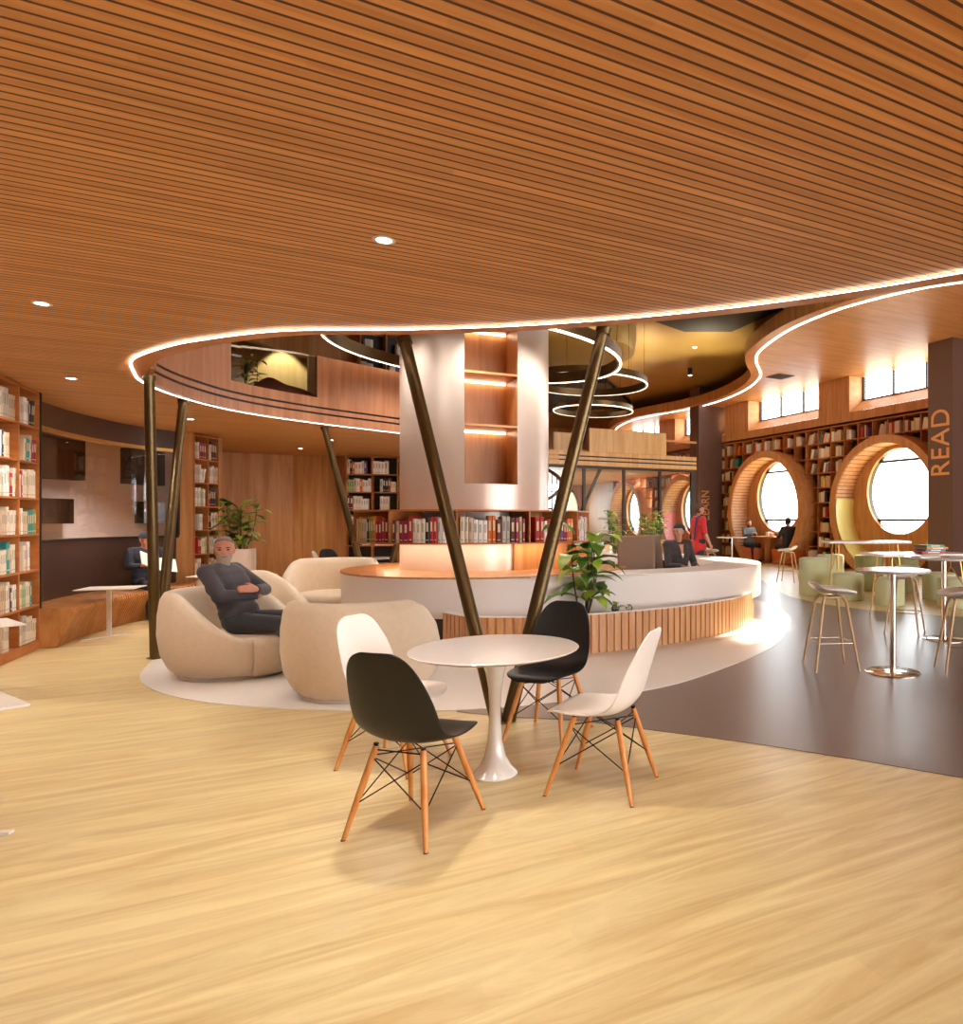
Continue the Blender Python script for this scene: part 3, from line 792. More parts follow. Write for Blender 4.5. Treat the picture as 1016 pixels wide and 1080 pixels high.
# slatted planter base in front of and below the white ring
pb = [(-2.5, 8.0), (-2.06, 7.62), (-1.4, 7.6), (-.75, 7.86), (-.1, 8.28), (.45, 8.78), (.95, 9.45), (1.25, 10.2), (1.4, 11.0), (1.42, 11.7), (1.2, 12.7), (.6, 13.5), (-.3, 14.0), (-1.4, 14.1)]
pb = resample(catmull([Vector(p) for p in pb], 10), .0235)
pl = thing('planter', 'slatted wood planter base curving below the white reception counter', 'planter', (-1.2, 9.5, 0)); o_ = Vector((-1.2, 9.5))
out_ = offset(pb, -.018) if (offset(pb, -.1)[60].y < pb[60].y) else offset(pb, .018)
V = []; Fc = []
sgn = 1
prof_pts = []
for i, (a, b) in enumerate(zip(pb, out_)):
    prof_pts.append(b if (i % 4) in (1, 2, 3) else a)
path2 = []
for i in range(len(pb)):
    m4 = i % 4
    if m4 == 0: path2 += [out_[i].lerp(out_[max(i - 1, 0)], .45), pb[i].lerp(pb[max(i - 1, 0)], .4), pb[i].lerp(pb[min(i + 1, len(pb) - 1)], .4), out_[i].lerp(out_[min(i + 1, len(pb) - 1)], .45)]
    else: path2.append(out_[i])
path2 = [p - o_ for p in path2]
n_ = len(path2)
zt_ = .44
V = [(p.x, p.y, .008) for p in path2] + [(p.x, p.y, zt_) for p in path2]
Fc = [(i, i + 1, n_ + i + 1, n_ + i) for i in range(n_ - 1)]
mo('slatted_face', V, Fc, M['slat'], pl)
inner_side = offset([p - o_ for p in pb], .05 if offset(pb, .1)[60].y > pb[60].y else -.05)
wallstrip('inner_wall', inner_side, .008, .435, .04 if offset(pb, .1)[60].y > pb[60].y else -.04, M['desk'], pl, smooth=True)
rim_o = [p - o_ for p in pb]
ribbon('rim', offset(rim_o, .02 if offset(pb, -.1)[60].y > pb[60].y else -.02), inner_side, .436, M['desk'], pl, .01)
soil = [(-2.3, 8.15), (-2.0, 7.75), (-1.4, 7.73), (-.75, 8.0), (-.15, 8.4), (.35, 8.9), (.7, 9.6), (-.5, 9.3), (-1.6, 9.1)]
poly_slab('planter_bed', [Vector(p) - o_ for p in soil], .3, .36, M['white_floor'], pl)

# ---- shell chairs (moulded shell, dowel legs, wire bracing)
def shell_chair(name, label, m_shell, m_in, sc=1.08):
    t = thing(name, label, 'chair', (0, 0, 0), 0, None, sc)
    prof = [(.250, .388, .085), (.243, .404, .145), (.215, .415, .182), (.16, .417, .203), (.09, .407, .218), (0, .396, .226), (-.08, .398, .226), (-.14, .418, .222), (-.185, .462, .22),
            (-.212, .53, .222), (-.232, .60, .215), (-.252, .67, .200), (-.270, .735, .180), (-.283, .785, .152), (-.290, .815, .118), (-.293, .829, .072)]
    nx = 12; bm = bmesh.new(); rows = []
    for k, (y, z, w) in enumerate(prof):
        row = []
        a = prof[max(k - 1, 0)]; b = prof[min(k + 1, len(prof) - 1)]
        ty, tz = b[0] - a[0], b[1] - a[1]; l_ = math.hypot(ty, tz); ny, nz = tz/l_, -ty/l_
        if nz < 0 and k < 7: ny, nz = -ny, -nz
        ny, nz = abs(ny) if k > 3 else 0, abs(nz)
        if k > 8: ny, nz = 1, 0
        curl = (0, .002, .005, .009, .016, .028, .042, .05, .05, .05, .045, .035, .022, .012, .004, 0)[k]
        for i in range(nx + 1):
            q = -1 + 2*i/nx
            c_ = curl*abs(q)**2.4
            row.append(bm.verts.new((q*w, y + ny*c_, z + nz*c_)))
        rows.append(row)
    for a, b in zip(rows, rows[1:]):
        for i in range(nx): bm.faces.new((a[i], a[i + 1], b[i + 1], b[i]))
    bmesh.ops.recalc_face_normals(bm, faces=bm.faces)
    o = bo('shell', bm, [m_shell, m_in], t, True)
    s = o.modifiers.new('s', 'SOLIDIFY'); s.thickness = .011; s.offset = 0
    s = o.modifiers.new('b', 'SUBSURF'); s.levels = 1; s.render_levels = 2
    tops = [(-.12, .10), (.12, .10), (-.12, -.13), (.12, -.13)]; feet = [(-.20, .225), (.20, .225), (-.205, -.235), (.205, -.235)]
    P = []
    for (a, b), (c, d) in zip(tops, feet):
        bm = bmesh.new(); p, q = Vector((a, b, .385)), Vector((c, d, .003))
        tube(bm, q, q.lerp(p, .5), .0095, .0155, 12); tube(bm, q.lerp(p, .5), p, .0155, .0145, 12)
        lg = bo('leg', bm, M['legwood'], t, True, 50); P.append((p, q))
        bm = bmesh.new(); tube(bm, p.lerp(q, .02), p + Vector((0, 0, .014)), .009, .012, 8); tube(bm, q, q + Vector((0, 0, .004)), .0105, .0105, 8); bo('leg_cap', bm, M['wire'], lg)
    bm = bmesh.new()
    pairs = [(0, 1), (2, 3), (0, 2), (1, 3)]
    for a, b in pairs:
        for (f, g) in ((.12, .62), (.62, .12)):
            tube(bm, P[a][0].lerp(P[a][1], f), P[b][0].lerp(P[b][1], g), .0032, None, 6)
    for a, b in ((0, 3), (1, 2)): tube(bm, P[a][0].lerp(P[a][1], .1), P[b][0].lerp(P[b][1], .1), .003, None, 6)
    for a, b in ((0, 1), (2, 3)): tube(bm, P[a][0].lerp(P[a][1], .04), P[b][0].lerp(P[b][1], .04), .0035, None, 6)
    bo('wire_brace', bm, M['wire'], t)
    return t
def face(dx, dy): return math.atan2(dy, dx) - PI/2
fA = face(.28, .96)
cblack = shell_chair('shell_chair', 'black shell chair seen from behind in front of the white table', M['black_shell'], M['black_shell'])
cblack.location = (-1.20, 3.43, 0); cblack.rotation_euler = (0, 0, fA)
dup(cblack, (-.80, 4.86, 0), fA + PI, 'black shell chair on the far side of the white table')
cwhite = shell_chair('shell_chair', 'white shell chair at the right side of the white table', M['matt_white'], M['matt_white'])
cwhite.location = (-.345, 3.915, 0); cwhite.rotation_euler = (0, 0, fA + PI/2)
dup(cwhite, (-1.64, 4.30, 0), fA - PI/2, 'white shell chair half hidden behind the front black chair')
# ---- pedestal tables
def tulip(label, loc, R=.488, sc=1):
    t = thing('pedestal_table', label, 'table', loc, 0, None, sc)
    bm = bmesh.new(); lathe(bm, [(0, .716), (R - .03, .722), (R - .004, .734), (R, .739), (R - .004, .742), (0, .742)], 96); bo('tabletop', bm, M['gloss_white'], t, True, 25)
    bm = bmesh.new(); lathe(bm, [(0, .003), (.128, .003), (.13, .01), (.118, .026), (.09, .055), (.062, .11), (.044, .19), (.034, .3), (.033, .4), (.038, .5), (.054, .6), (.082, .68), (.105, .718), (0, .719)], 48)
    bo('pedestal', bm, M['gloss_white'], t, True, 50)
    return t
tt = tulip('round white pedestal table in the foreground', (-.985, 4.10, 0))
dup(tt, (-5.85, 14.0, 0), 0, 'round white pedestal table far behind the loveseat, beside the back bookcase')
dup(cwhite, (-6.5, 13.7, 0), face(1, .3), 'white shell chair at the far left of the distant table')
dup(cblack, (-6.75, 14.45, 0), face(1, -.6), 'dark shell chair behind the distant white one')
dup(cwhite, (-5.1, 13.75, 0), face(-1, .1), 'white shell chair between the distant table and the pale drum')

# ---- tub armchairs
def tub_chair(label, loc, rz, sc=1.0, top=.80):
    t = thing('armchair', label, 'armchair', loc, rz, None, sc)
    nA = 56; amax = math.radians(142)
    prof = [(.47, .03), (.545, .12), (.60, .28), (.625, .5), (.62, .72), (.60, .90), (.565, .98), (.52, 1.0), (.475, .975), (.45, .90), (.432, .7), (.42, .42), (.42, .2)]
    bm = bmesh.new(); rings = []
    for i in range(nA + 1):
        a = -amax + 2*amax*i/nA; x = abs(a)/amax
        k = 0 if x < .40 else (x - .40)/.60
        k = k*k*(3 - 2*k); h = top + (.37 - top)*k
        xr = max(0, (x - .86)/.14)
        ring = []
        for r, z in prof:
            rm = .52; rr = rm + (r - rm)*math.sqrt(max(0, 1 - xr**2*.75))
            ring.append(bm.verts.new((rr*math.sin(a), -rr*math.cos(a), .035 + (z - .03)/.97*(h - .035))))
        rings.append(ring)
    for A_, B_ in zip(rings, rings[1:]):
        for k in range(len(prof) - 1): bm.faces.new((A_[k], B_[k], B_[k + 1], A_[k + 1]))
    bm.faces.new(rings[0]); bm.faces.new(rings[-1])
    bo('backrest', bm, M['fabric'], t, True, 70)
    bm = bmesh.new(); n = 48; prof = [(.90, .035), (.97, .1), (1.0, .2), (1.0, .30), (.97, .345), (.90, .368), (.7, .378), (0, .382)]
    rings = []
    for i in range(n):
        a = 2*PI*i/n; ca, sa = math.sin(a), math.cos(a)       # a=0 is the front
        f = max(0, math.cos(a)); R = .43 + .16*min(1, max(0, (math.cos(a) + .1)/.75))**1.2
        R = min(R, .60); R = R if abs(a if a < PI else a - 2*PI) < math.radians(38) else min(R, .44 + .0)
        rings.append([bm.verts.new((R*k*ca, R*k*sa, z)) for k, z in prof[:-1]])
    ctr = bm.verts.new((0, 0, .384))
    for i in range(n):
        A_, B_ = rings[i], rings[(i + 1) % n]
        for k in range(len(prof) - 2): bm.faces.new((A_[k], B_[k], B_[k + 1], A_[k + 1]))
        bm.faces.new((A_[-1], B_[-1], ctr))
    o = bo('seat', bm, M['fabric'], t, True, 60)
    bm = bmesh.new(); lathe(bm, [(0, .0085), (.47, .0085), (.475, .02), (.465, .034), (0, .034)], 48); bo('base_ring', bm, M['desk'], t, True, 40)
    return t
ac = tub_chair('beige round armchair holding the grey-haired man', (-4.2, 6.9, 0), face(1, -.12), 1.03)
dup(ac, (-2.62, 6.12, 0), face(-.05, 1), 'beige round armchair with its back to us, behind the white shell chair', sc=1.03)
dup(ac, (-5.0, 8.65, 0), face(1, -.1), 'beige round armchair behind the grey-haired man', sc=1.05)
dup(ac, (-4.98, 10.55, 0), face(.25, -1), 'beige round loveseat facing us, left of the counter', sc=1.13)

# ---- side tables at the left
def side_table(label, loc, rz, h=.63, group=None):
    t = thing('side_table', label, 'side table', loc, rz, group)
    bm = bmesh.new(); box(bm, (0, 0, h - .006), (.62, .5, .012), bev=.003); bo('tabletop', bm, M['matt_white'], t)
    bm = bmesh.new(); box(bm, (-.02, 0, (h - .012)/2), (.045, .03, h - .014)); bo('post', bm, M['matt_white'], t)
    bm = bmesh.new()
    box(bm, (-.12, -.12, .008), (.36, .035, .012), math.radians(50)); box(bm, (.04, .1, .008), (.36, .035, .012), math.radians(40)); bo('foot', bm, M['matt_white'], t)
    return t
st = side_table('white side table with a T-shaped foot, in front of the ribbed bench', (-7.05, 8.95, 0), math.radians(20))
dup(st, (-7.0, 10.95, 0), math.radians(10), 'white side table between the reader and the grey-haired man')
a_ = at(28, 658, .63); st2 = dup(st, (a_.x - .398, a_.y - .02, 0), math.radians(-36), 'white side table cut off by the left edge, before the bookcase')
a_ = at(28.5, 743, .63); st3 = dup(st, (a_.x - .398, a_.y - .02, 0), math.radians(-33), 'white side table cut off by the left edge, over the open floor')

# ---- ribbed bench below the curved window
bp_ = [(-7.0, 8.25), (-7.32, 9.0), (-7.55, 9.8), (-7.64, 10.6), (-7.5, 11.25), (-7.1, 11.75), (-6.6, 12.1)]
bp_ = resample(catmull([Vector(p) for p in bp_], 10), .055)
be = thing('bench', 'long curved bench of ribbed plywood under the left window', 'bench', (-7.2, 10, 0)); o_ = Vector((-7.2, 10))
sec = [(.10, .006), (.02, .22), (-.06, .40), (-.05, .44), (-.01, .455), (.06, .46), (.56, .47), (.56, .006)]
V = []; Fc = []; nb_ = len(bp_); q = 0
def bring(p, nn, ins, zs):
    global q
    r0 = len(V)
    for d, z in sec: V.append((p.x - o_.x + nn.x*(d + ins*(1 if d < .3 else -.1)), p.y - o_.y + nn.y*(d + ins*(1 if d < .3 else -.1)), z*zs - (ins if z > .3 else 0)))
    return r0
rr = []
for i, p in enumerate(bp_):
    t_ = bp_[min(i + 1, nb_ - 1)] - bp_[max(i - 1, 0)]; nn = Vector((-t_.y, t_.x)).normalized()
    if nn.x > 0 and i == 0: pass
    zs = 1 + .14*max(0, min(1, (i/nb_ - .72)/.15))
    d_ = t_.normalized()
    for k, ins in ((-.5, 0), (.15, 0), (.17, .028), (.48, .028)):
        rr.append(bring(p + d_*.055*k, nn, ins, zs))
ns = len(sec)
mi = []
for i_, (a, b) in enumerate(zip(rr, rr[1:])):
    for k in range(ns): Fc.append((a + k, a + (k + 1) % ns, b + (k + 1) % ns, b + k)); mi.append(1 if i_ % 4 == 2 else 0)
mi += [0, 0]
Fc += [tuple(rr[0] + k for k in range(ns)), tuple(rr[-1] + k for k in reversed(range(ns)))]
mo('ribs', V, Fc, [M['rib'], M['rib_shade']], be, midx=mi)

# ---- bar stools
def bar_stool(label, loc, rz):
    t = thing('bar_stool', label, 'bar stool', loc, rz)
    bm = bmesh.new(); rows = []
    prof = [(.235, .735, .12), (.21, .742, .18), (.10, .745, .215), (0, .748, .225), (-.08, .757, .225), (-.15, .785, .215), (-.205, .835, .19), (-.225, .875, .14)]
    for y, z, w_ in prof:
        row = []
        for i in range(9):
            x = -1 + i/4; row.append(bm.verts.new((x*w_, y + (.03 if y < -.1 else 0)*x*x, z + (.05 if y > -.1 and y < .15 else .02)*x*x - (.02 if y < -.15 else 0)*x*x)))
        rows.append(row)
    for a, b in zip(rows, rows[1:]):
        for i in range(8): bm.faces.new((a[i], a[i + 1], b[i + 1], b[i]))
    o = bo('seat', bm, M['matt_white'], t, True); s = o.modifiers.new('s', 'SOLIDIFY'); s.thickness = .03; s.offset = -1; s = o.modifiers.new('b', 'SUBSURF'); s.levels = 1; s.render_levels = 2
    F4 = []
    for sx in (-1, 1):
        for sy in (-1, 1):
            a, b = Vector((sx*.12, sy*.11, .725)), Vector((sx*.215, sy*.22, .003)); bm = bmesh.new()
            path(bm, [b, b.lerp(a, .5), b.lerp(a, .93), a + Vector((-sx*.03, -sy*.02, .005))], [.011, .014, .016, .014], 10); bo('leg', bm, M['legpale'], t, True, 50); F4.append(b.lerp(a, .38))
    bm = bmesh.new(); box(bm, (0, 0, .722), (.2, .2, .018), bev=.004); bo('seat_frame', bm, M['legpale'], t)
    bm = bmesh.new(); o4 = [F4[0], F4[1], F4[3], F4[2]]
    for a, b in zip(o4, o4[1:] + o4[:1]): tube(bm, a, b, .006, None, 8)
    bo('foot_rail', bm, M['chrome'], t, True, 50)
    return t
bs = bar_stool('white bar stool standing alone left of the nearest round bar table', (1.68, 7.06, 0), face(1, .1))
dup(bs, (3.2, 9.3, 0), face(-.5, -.85), 'white bar stool behind the round bar table')
dup(bs, (2.93, 6.85, 0), face(-1, .15), 'white bar stool cut off by the right edge')
dup(bs, (3.0, 16.9, 0), face(-1, .5), 'white bar stool far off in front of the booth with two men')
dup(bs, (1.05, 16.6, 0), face(.8, .6), 'white bar stool far off beside the LEARN column')
def bar_table(label, loc, top, base, h, sc=1):
    t = thing('bar_table', label, 'table', loc)
    bm = bmesh.new(); lathe(bm, [(0, h - .028), (top - .02, h - .028), (top, h - .008), (top - .004, h), (0, h)], 64); bo('tabletop', bm, M['white'], t, True, 25)
    bm = bmesh.new(); tube(bm, (0, 0, .012), (0, 0, h - .028), .03, None, 24); bo('post', bm, M['chrome'], t, True, 50)
    bm = bmesh.new(); lathe(bm, [(0, .0045), (base, .0045), (base, .009), (base - .01, .014), (.04, .018), (0, .02)], 64); bo('base', bm, M['chrome'], t, True, 30)
    return t
bar_table('round white bar table on a chrome post, nearest at the right', (2.24, 6.85, 0), .352, .262, 1.01)
bar_table('round white bar table with magazines, cut off by the right edge', (3.5, 8.75, 0), .47, .26, 1.03)
bar_table('small round bar table beside the portal booth', (1.9, 19.5, 0), .43, .26, 1.03)
def trestle(label, loc, rz, lx, ly, h):
    t = thing('high_table', label, 'table', loc, rz)
    bm = bmesh.new(); box(bm, (0, 0, h - .02), (lx, ly, .04), bev=.004); bo('tabletop', bm, M['white'], t)
    for sx in (-1, 1):
        for sy in (-1, 1):
            bm = bmesh.new(); x0, y0 = sx*lx*.36, sy*ly*.3
            tube(bm, (x0, y0, h - .04), (x0 + sx*.06, y0 + sy*.14, .004), .011, None, 8); bo('leg', bm, M['gold'], t)
        bm = bmesh.new(); x0 = sx*lx*.36
        tube(bm, (x0 + sx*.03, -ly*.3 - .07, .5), (x0, 0, .78), .008, None, 8); tube(bm, (x0 + sx*.03, ly*.3 + .07, .5), (x0, 0, .78), .008, None, 8)
        tube(bm, (x0, 0, .78), (x0, 0, h - .04), .008, None, 8); bo('brace', bm, M['gold'], t)
    return t
tr = trestle('high white table on thin gold legs, nearest the yellow portal', (3.9, 13.6, 0), math.radians(0), 1.55, .8, 1.09)
tr2 = trestle('high white table on thin gold legs, carrying the coloured game boxes', (3.9, 10.75, 0), math.radians(8), 1.5, .8, .99)
for i, (x, y, r, h, m, lb) in enumerate([
    (3.02, 14.1, .29, .74, 'pouf', 'tall sage-green cylindrical pouf, leftmost by the bookcase'), (3.66, 15.4, .29, .74, 'pouf', 'tall sage-green pouf just behind the leftmost one'),
    (3.46, 13.15, .285, .5, 'pouf', 'low sage-green pouf between the tall one and the first gold-legged table leg'), (3.97, 12.3, .25, .49, 'pouf', 'low sage-green pouf behind the bar stool and round bar table'),
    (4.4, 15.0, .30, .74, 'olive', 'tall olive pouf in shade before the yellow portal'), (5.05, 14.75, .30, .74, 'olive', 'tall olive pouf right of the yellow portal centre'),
    (5.22, 13.3, .3, .5, 'pouf', 'low sage-green pouf below the READ column'), (5.05, 12.1, .31, .5, 'pouf', 'low sage-green pouf cut off by the right edge')]):
    t = thing('pouf', lb, 'pouf', (x, y, 0))
    bm = bmesh.new(); lathe(bm, [(0, .004), (r - .01, .004), (r, .02), (r, h - .03), (r - .012, h - .008), (r - .04, h - .002)], 40); bo('body', bm, M[m], t, True, 50)
    bm = bmesh.new(); lathe(bm, [(r - .012, h - .008), (r - .035, h + .001), (r*.5, h + .006), (0, h + .008)], 40); bo('seat', bm, M[m], t, True, 50)
# things lying on the tables
g = [('red', (200, 60, 44)), ('blue', (60, 130, 190)), ('orange', (226, 140, 50)), ('green', (90, 160, 120))]
zt2 = .992
for i, (nm, col) in enumerate(g):
    m = mat('box_' + nm, col, .5); bm = bmesh.new(); w_ = .36 - .04*(i % 2)
    box(bm, (0, 0, .016), (w_, .3, .03), bev=.002); box(bm, (0, -.151, .016), (w_*.5, .002, .014), mi=1)
    o = bo('game_box', bm, [m, M['paper']]); o.location = (4.02 + .02*(i % 3), 10.62, zt2 + .032*i); o.rotation_euler = (0, 0, .1 + .07*i)
    tag(o, '%s game box in the stack on the gold-legged table, %s' % (nm, ('lowest', 'second from below', 'third from below', 'topmost')[i]), 'box', 'stacked game boxes')
for i, (x, y, a) in enumerate(((3.25, 8.72, .3), (3.36, 8.92, -.5), (3.68, 8.66, .9))):
    bm = bmesh.new(); box(bm, (0, 0, .006), (.3, .21, .01), bev=.001); box(bm, (-.1, .0, .0115), (.06, .15, .001), mi=1)
    o = bo('magazine', bm, [M['paper'], M['vent']]); o.location = (x, y, 1.0315 + .011*(i == 1)); o.rotation_euler = (0, 0, a)
    tag(o, ('white magazine at the left edge of the right bar table', 'white magazine lying across the others on the right bar table', 'white magazine at the right of the bar table top')[i], 'magazine', 'magazines on the right bar table')

# ---- ring lamps
def ring_lamp(label, c, R, z, h, tilt=(0, 0), w=.05, nw=6, led='led_soft'):
    t = thing('ring_lamp', label, 'lamp', (c[0], c[1], z), 0); t.rotation_euler = (tilt[0], tilt[1], 0)
    bm = bmesh.new(); lathe(bm, [(R - w, 0), (R, 0), (R, h), (R - w, h), (R - w, 0)], 96); bo('ring', bm, M['bronze'], t, True, 40)
    bm = bmesh.new(); lathe(bm, [(R - .02, -.006), (R + .004, -.006), (R + .006, .018), (R + .001, .018), (R + .001, -.001), (R - .02, -.001), (R - .02, -.006)], 96); bo('light_strip', bm, M[led], t)
    bm = bmesh.new()
    for i in range(nw):
        a = 2*PI*i/nw + .3; tube(bm, (R*.98*math.cos(a), R*.98*math.sin(a), h), (R*.98*math.cos(a), R*.98*math.sin(a), HT - z - .35*abs(tilt[1])*20*0 - .02), .004, None, 5)
    bo('cable', bm, M['wire'], t)
ring_lamp('largest glowing ring lamp, circling the pale drum', (-2.72, 10.3), 2.1, 3.93, .17, (0, math.radians(3.4)), .06)
ring_lamp('middle bronze ring lamp right of the drum', (-1.62, 15.0), 1.28, 4.38, .15, led='led_dim')
ring_lamp('lowest bronze ring lamp, just above the rear mezzanine', (-1.8, 18.0), 1.02, 4.28, .13, led='led_dim')
# dark bell-shaped ceiling form above the rings
t = thing('ceiling_light', 'bell-shaped bronze ceiling dome above the ring lamps', 'ceiling light', (-2.4, 15.5, 5.0))
bm = bmesh.new(); lathe(bm, [(0, .05), (1.5, .05), (1.75, .2), (1.8, .5), (1.8, HT - 5.0 - .01)], 64); bo('dome', bm, M['top_ceiling'], t, True, 40)
for i, (u, v, y) in enumerate(((733, 362, 21.0), (728, 392, 23.5))):
    x = (u - CX)/F*y; z = EYE + (CY - v)/F*y
    t = thing('spotlight', ('nearer' if i == 0 else 'farther') + ' small black cylinder spotlight under the gold ceiling', 'spotlight', (x, y, z))
    bm = bmesh.new(); tube(bm, (0, 0, -.12), (0, 0, .12), .075, None, 20); tube(bm, (0, 0, .12), (0, 0, HT - z), .006, None, 6); bo('housing', bm, M['black'], t, True, 40)
    bm = bmesh.new(); tube(bm, (0, 0, -.128), (0, 0, -.121), .06, None, 20); bo('bulb', bm, M['lamp'], t)
p_ = at(823, 397, HS)
t = thing('air_vent', 'dark diamond-shaped air vent in the right soffit', 'vent', (p_.x, p_.y, HS - .012))
bm = bmesh.new(); box(bm, (0, 0, .004), (.62, .62, .014), math.radians(29.9)); bo('grille', bm, M['vent'], t)
bm = bmesh.new()
for k in range(5): box(bm, (0, 0, -.006), (.55, .02, .012), 0, Matrix.Rotation(math.radians(29.9), 4, 'Z') @ Matrix.Translation((0, -.24 + .12*k, 0)))
bo('slat', bm, M['case_back'], t)

# ---- downlights
DL = [(405, 253, 'downlight above the middle of the room, nearest in the slatted ceiling'), (44, 320, 'downlight above the left bookcase, by the picture edge'), (75, 399, 'small downlight between the left bookcase and the light strip'),
      (201, 442, 'small downlight above the second bookcase'), (349, 464, 'small downlight left of the leaning pole top'), (317, 473, 'small downlight above the back wood wall')]
def downlight(p, label, power, vis=True):
    t = thing('downlight', label, 'light', (p.x, p.y, HC)) 
    bm = bmesh.new(); lathe(bm, [(.038, -.004), (.055, -.006), (.06, -.001), (.038, -.001), (.038, -.004)], 24); bo('trim_ring', bm, M['matt_white'], t, True)
    bm = bmesh.new(); lathe(bm, [(0, -.003), (.038, -.003), (.038, -.001), (0, -.001)], 24); bo('lens', bm, M['lamp'], t)
    spot(p.x, p.y, HC - .02, power)
def spot(x, y, z, power, size=2.3, blend=.9, col=(1, .92, .82), rad=.09):  # serves the fitted lamps and the added fill spots alike
    l = bpy.data.lights.new('lamp_and_fill_beam', 'SPOT'); l.energy = power; l.spot_size = size; l.spot_blend = blend; l.color = col; l.shadow_soft_size = rad
    o = bpy.data.objects.new('lamp_and_fill_beam', l); C.objects.link(o); o.location = (x, y, z); return o
for u, v, lb in DL:
    p = at(u, v, HC); downlight(p, lb, 110)
# ================================================================ BOOKS
PAL = [('cream', (226, 212, 190)), ('white', (238, 232, 224)), ('pale grey', (196, 188, 178)), ('beige', (206, 180, 148)), ('red', (176, 38, 40)), ('crimson', (150, 24, 62)), ('orange', (214, 112, 40)),
       ('teal', (52, 140, 138)), ('navy', (40, 44, 74)), ('black', (38, 32, 30)), ('olive', (136, 138, 60)), ('yellow', (222, 192, 66)), ('maroon', (96, 30, 28)), ('light green', (170, 190, 140)), ('violet', (104, 76, 120))]
WGT = [10, 8, 5, 6, 1.8, 1.1, 1.2, 1.1, 1.2, 1.6, 1.0, .8, 1.1, 1.0, .5]
bm_pages = mat('book_pages', (224, 212, 190), .8)
BOOKM = []
for nm, col in PAL:
    m = mat('cover_' + nm.replace(' ', '_'), col, .55)
    m2 = mat('spine_title_' + nm.replace(' ', '_'), tuple(int(x*.78) for x in col) if sum(col) > 380 else (222, 206, 170), .6)
    V = []; Fc = []; mi = []
    def bx_(x0, x1, y0, y1, z0, z1, k):
        b = len(V); V.extend([(x, y, z) for x in (x0, x1) for y in (y0, y1) for z in (z0, z1)])
        for f in ((0, 1, 3, 2), (4, 6, 7, 5), (0, 4, 5, 1), (2, 3, 7, 6), (0, 2, 6, 4), (1, 5, 7, 3)): Fc.append(tuple(b + q for q in f)); mi.append(k)
    b = len(V); pr = [(0, 1), (0, .05), (.22, 0), (.78, 0), (1, .05), (1, 1), (.9, 1), (.9, .12), (.1, .12), (.1, 1)]
    V += [(x, y, 0) for x, y in pr] + [(x, y, 1) for x, y in pr]; n_ = len(pr)
    for i in range(n_): j = (i + 1) % n_; Fc.append((i, j, n_ + j, n_ + i)); mi.append(0)
    for z_ in (0, n_):
        for q in ((0, 1, 8, 9), (1, 2, 7, 8), (2, 3, 7), (3, 4, 7), (4, 5, 6, 7)): Fc.append(tuple(z_ + k for k in q)); mi.append(0)
    bx_(.1, .9, .12, .97, .015, .975, 1)
    bx_(.26, .74, -.004, .01, .45, .82, 2); bx_(.2, .8, -.003, .01, .1, .14, 2)
    me = bpy.data.meshes.new('book'); me.from_pydata(V, [], Fc); me.polygons.foreach_set('material_index', mi); me.update()
    for q in (m, bm_pages, m2): me.materials.append(q)
    BOOKM.append((nm, me))
ORD = ['first', 'second', 'third', 'fourth', 'fifth', 'sixth', 'seventh', 'eighth', 'ninth', 'tenth', 'eleventh', 'twelfth']
def add_book(k, p, rd, ind, w_, h, d, lean, label, group):
    nm, me = BOOKM[k]
    o = bpy.data.objects.new('book', me); C.objects.link(o)
    mx = Matrix.Identity(4); mx.col[0][:3] = (rd.x, rd.y, 0); mx.col[1][:3] = (ind.x, ind.y, 0)
    if rd.x*ind.y - rd.y*ind.x < 0:      # keep a right-handed frame
        mx.col[0][:3] = (-rd.x, -rd.y, 0); p = Vector((p.x + rd.x*w_, p.y + rd.y*w_, p.z)); lean = -lean
    R = mx @ Matrix.Rotation(lean, 4, 'Y')
    o.matrix_world = Matrix.Translation(p) @ R @ Matrix.Diagonal((w_, d, h, 1))
    tag(o, label, 'book', group)
    return o
def pick(): return random.choices(range(len(PAL)), WGT)[0]
def fill_cell(org, rd, ind, wc, hc, dc, where, group, wr=(.034, .058), sink=.015):
    """org = lower left front corner of the cell as seen from the room"""
    x = random.choice((.012, .012, .05, wc*.3)); xe = wc*random.choice((.98, .98, .82, .7)); n = 0
    run = None; left = random.randint(1, 3); lean_tail = random.random() < .5; out = []
    while n < 11:
        if left <= 0 or run is None: run = pick(); left = random.choice((1, 1, 2, 3)); hh = hc*random.uniform(.62, .84); ww = random.uniform(*wr)
        left -= 1
        if x + ww > xe: break
        out.append([run, x, ww, hh*random.uniform(.97, 1.03), 0]); x += ww + .002; n += 1
    if lean_tail and len(out) > 3:
        q = random.choice((1, 2, len(out))); a = math.radians(random.uniform(7, 16)); room = wc - x
        a = min(a, math.asin(min(.9, max(0, (room - .012)/(hc*.85)))))
        if a > .05:
            for b in out[-q:]: b[4] = a
            if q < len(out): 
                for b in out[-q:]: b[1] += .008
    for i, (k, x_, w_, h, lean) in enumerate(out):
        # a leaning book turns about its lower right edge (away from the upright ones)
        px = x_
        p = Vector((org.x + rd.x*px + ind.x*sink, org.y + rd.y*px + ind.y*sink, org.z + .001 + (math.sin(abs(lean))*w_ if lean > 0 else 0)))
        add_book(k, p, rd, ind, w_, h, min(dc*.75, h*.72), lean, '%s%s book, %s from left, %s' % (PAL[k][0], ' leaning' if lean else '', ORD[i], where), group)
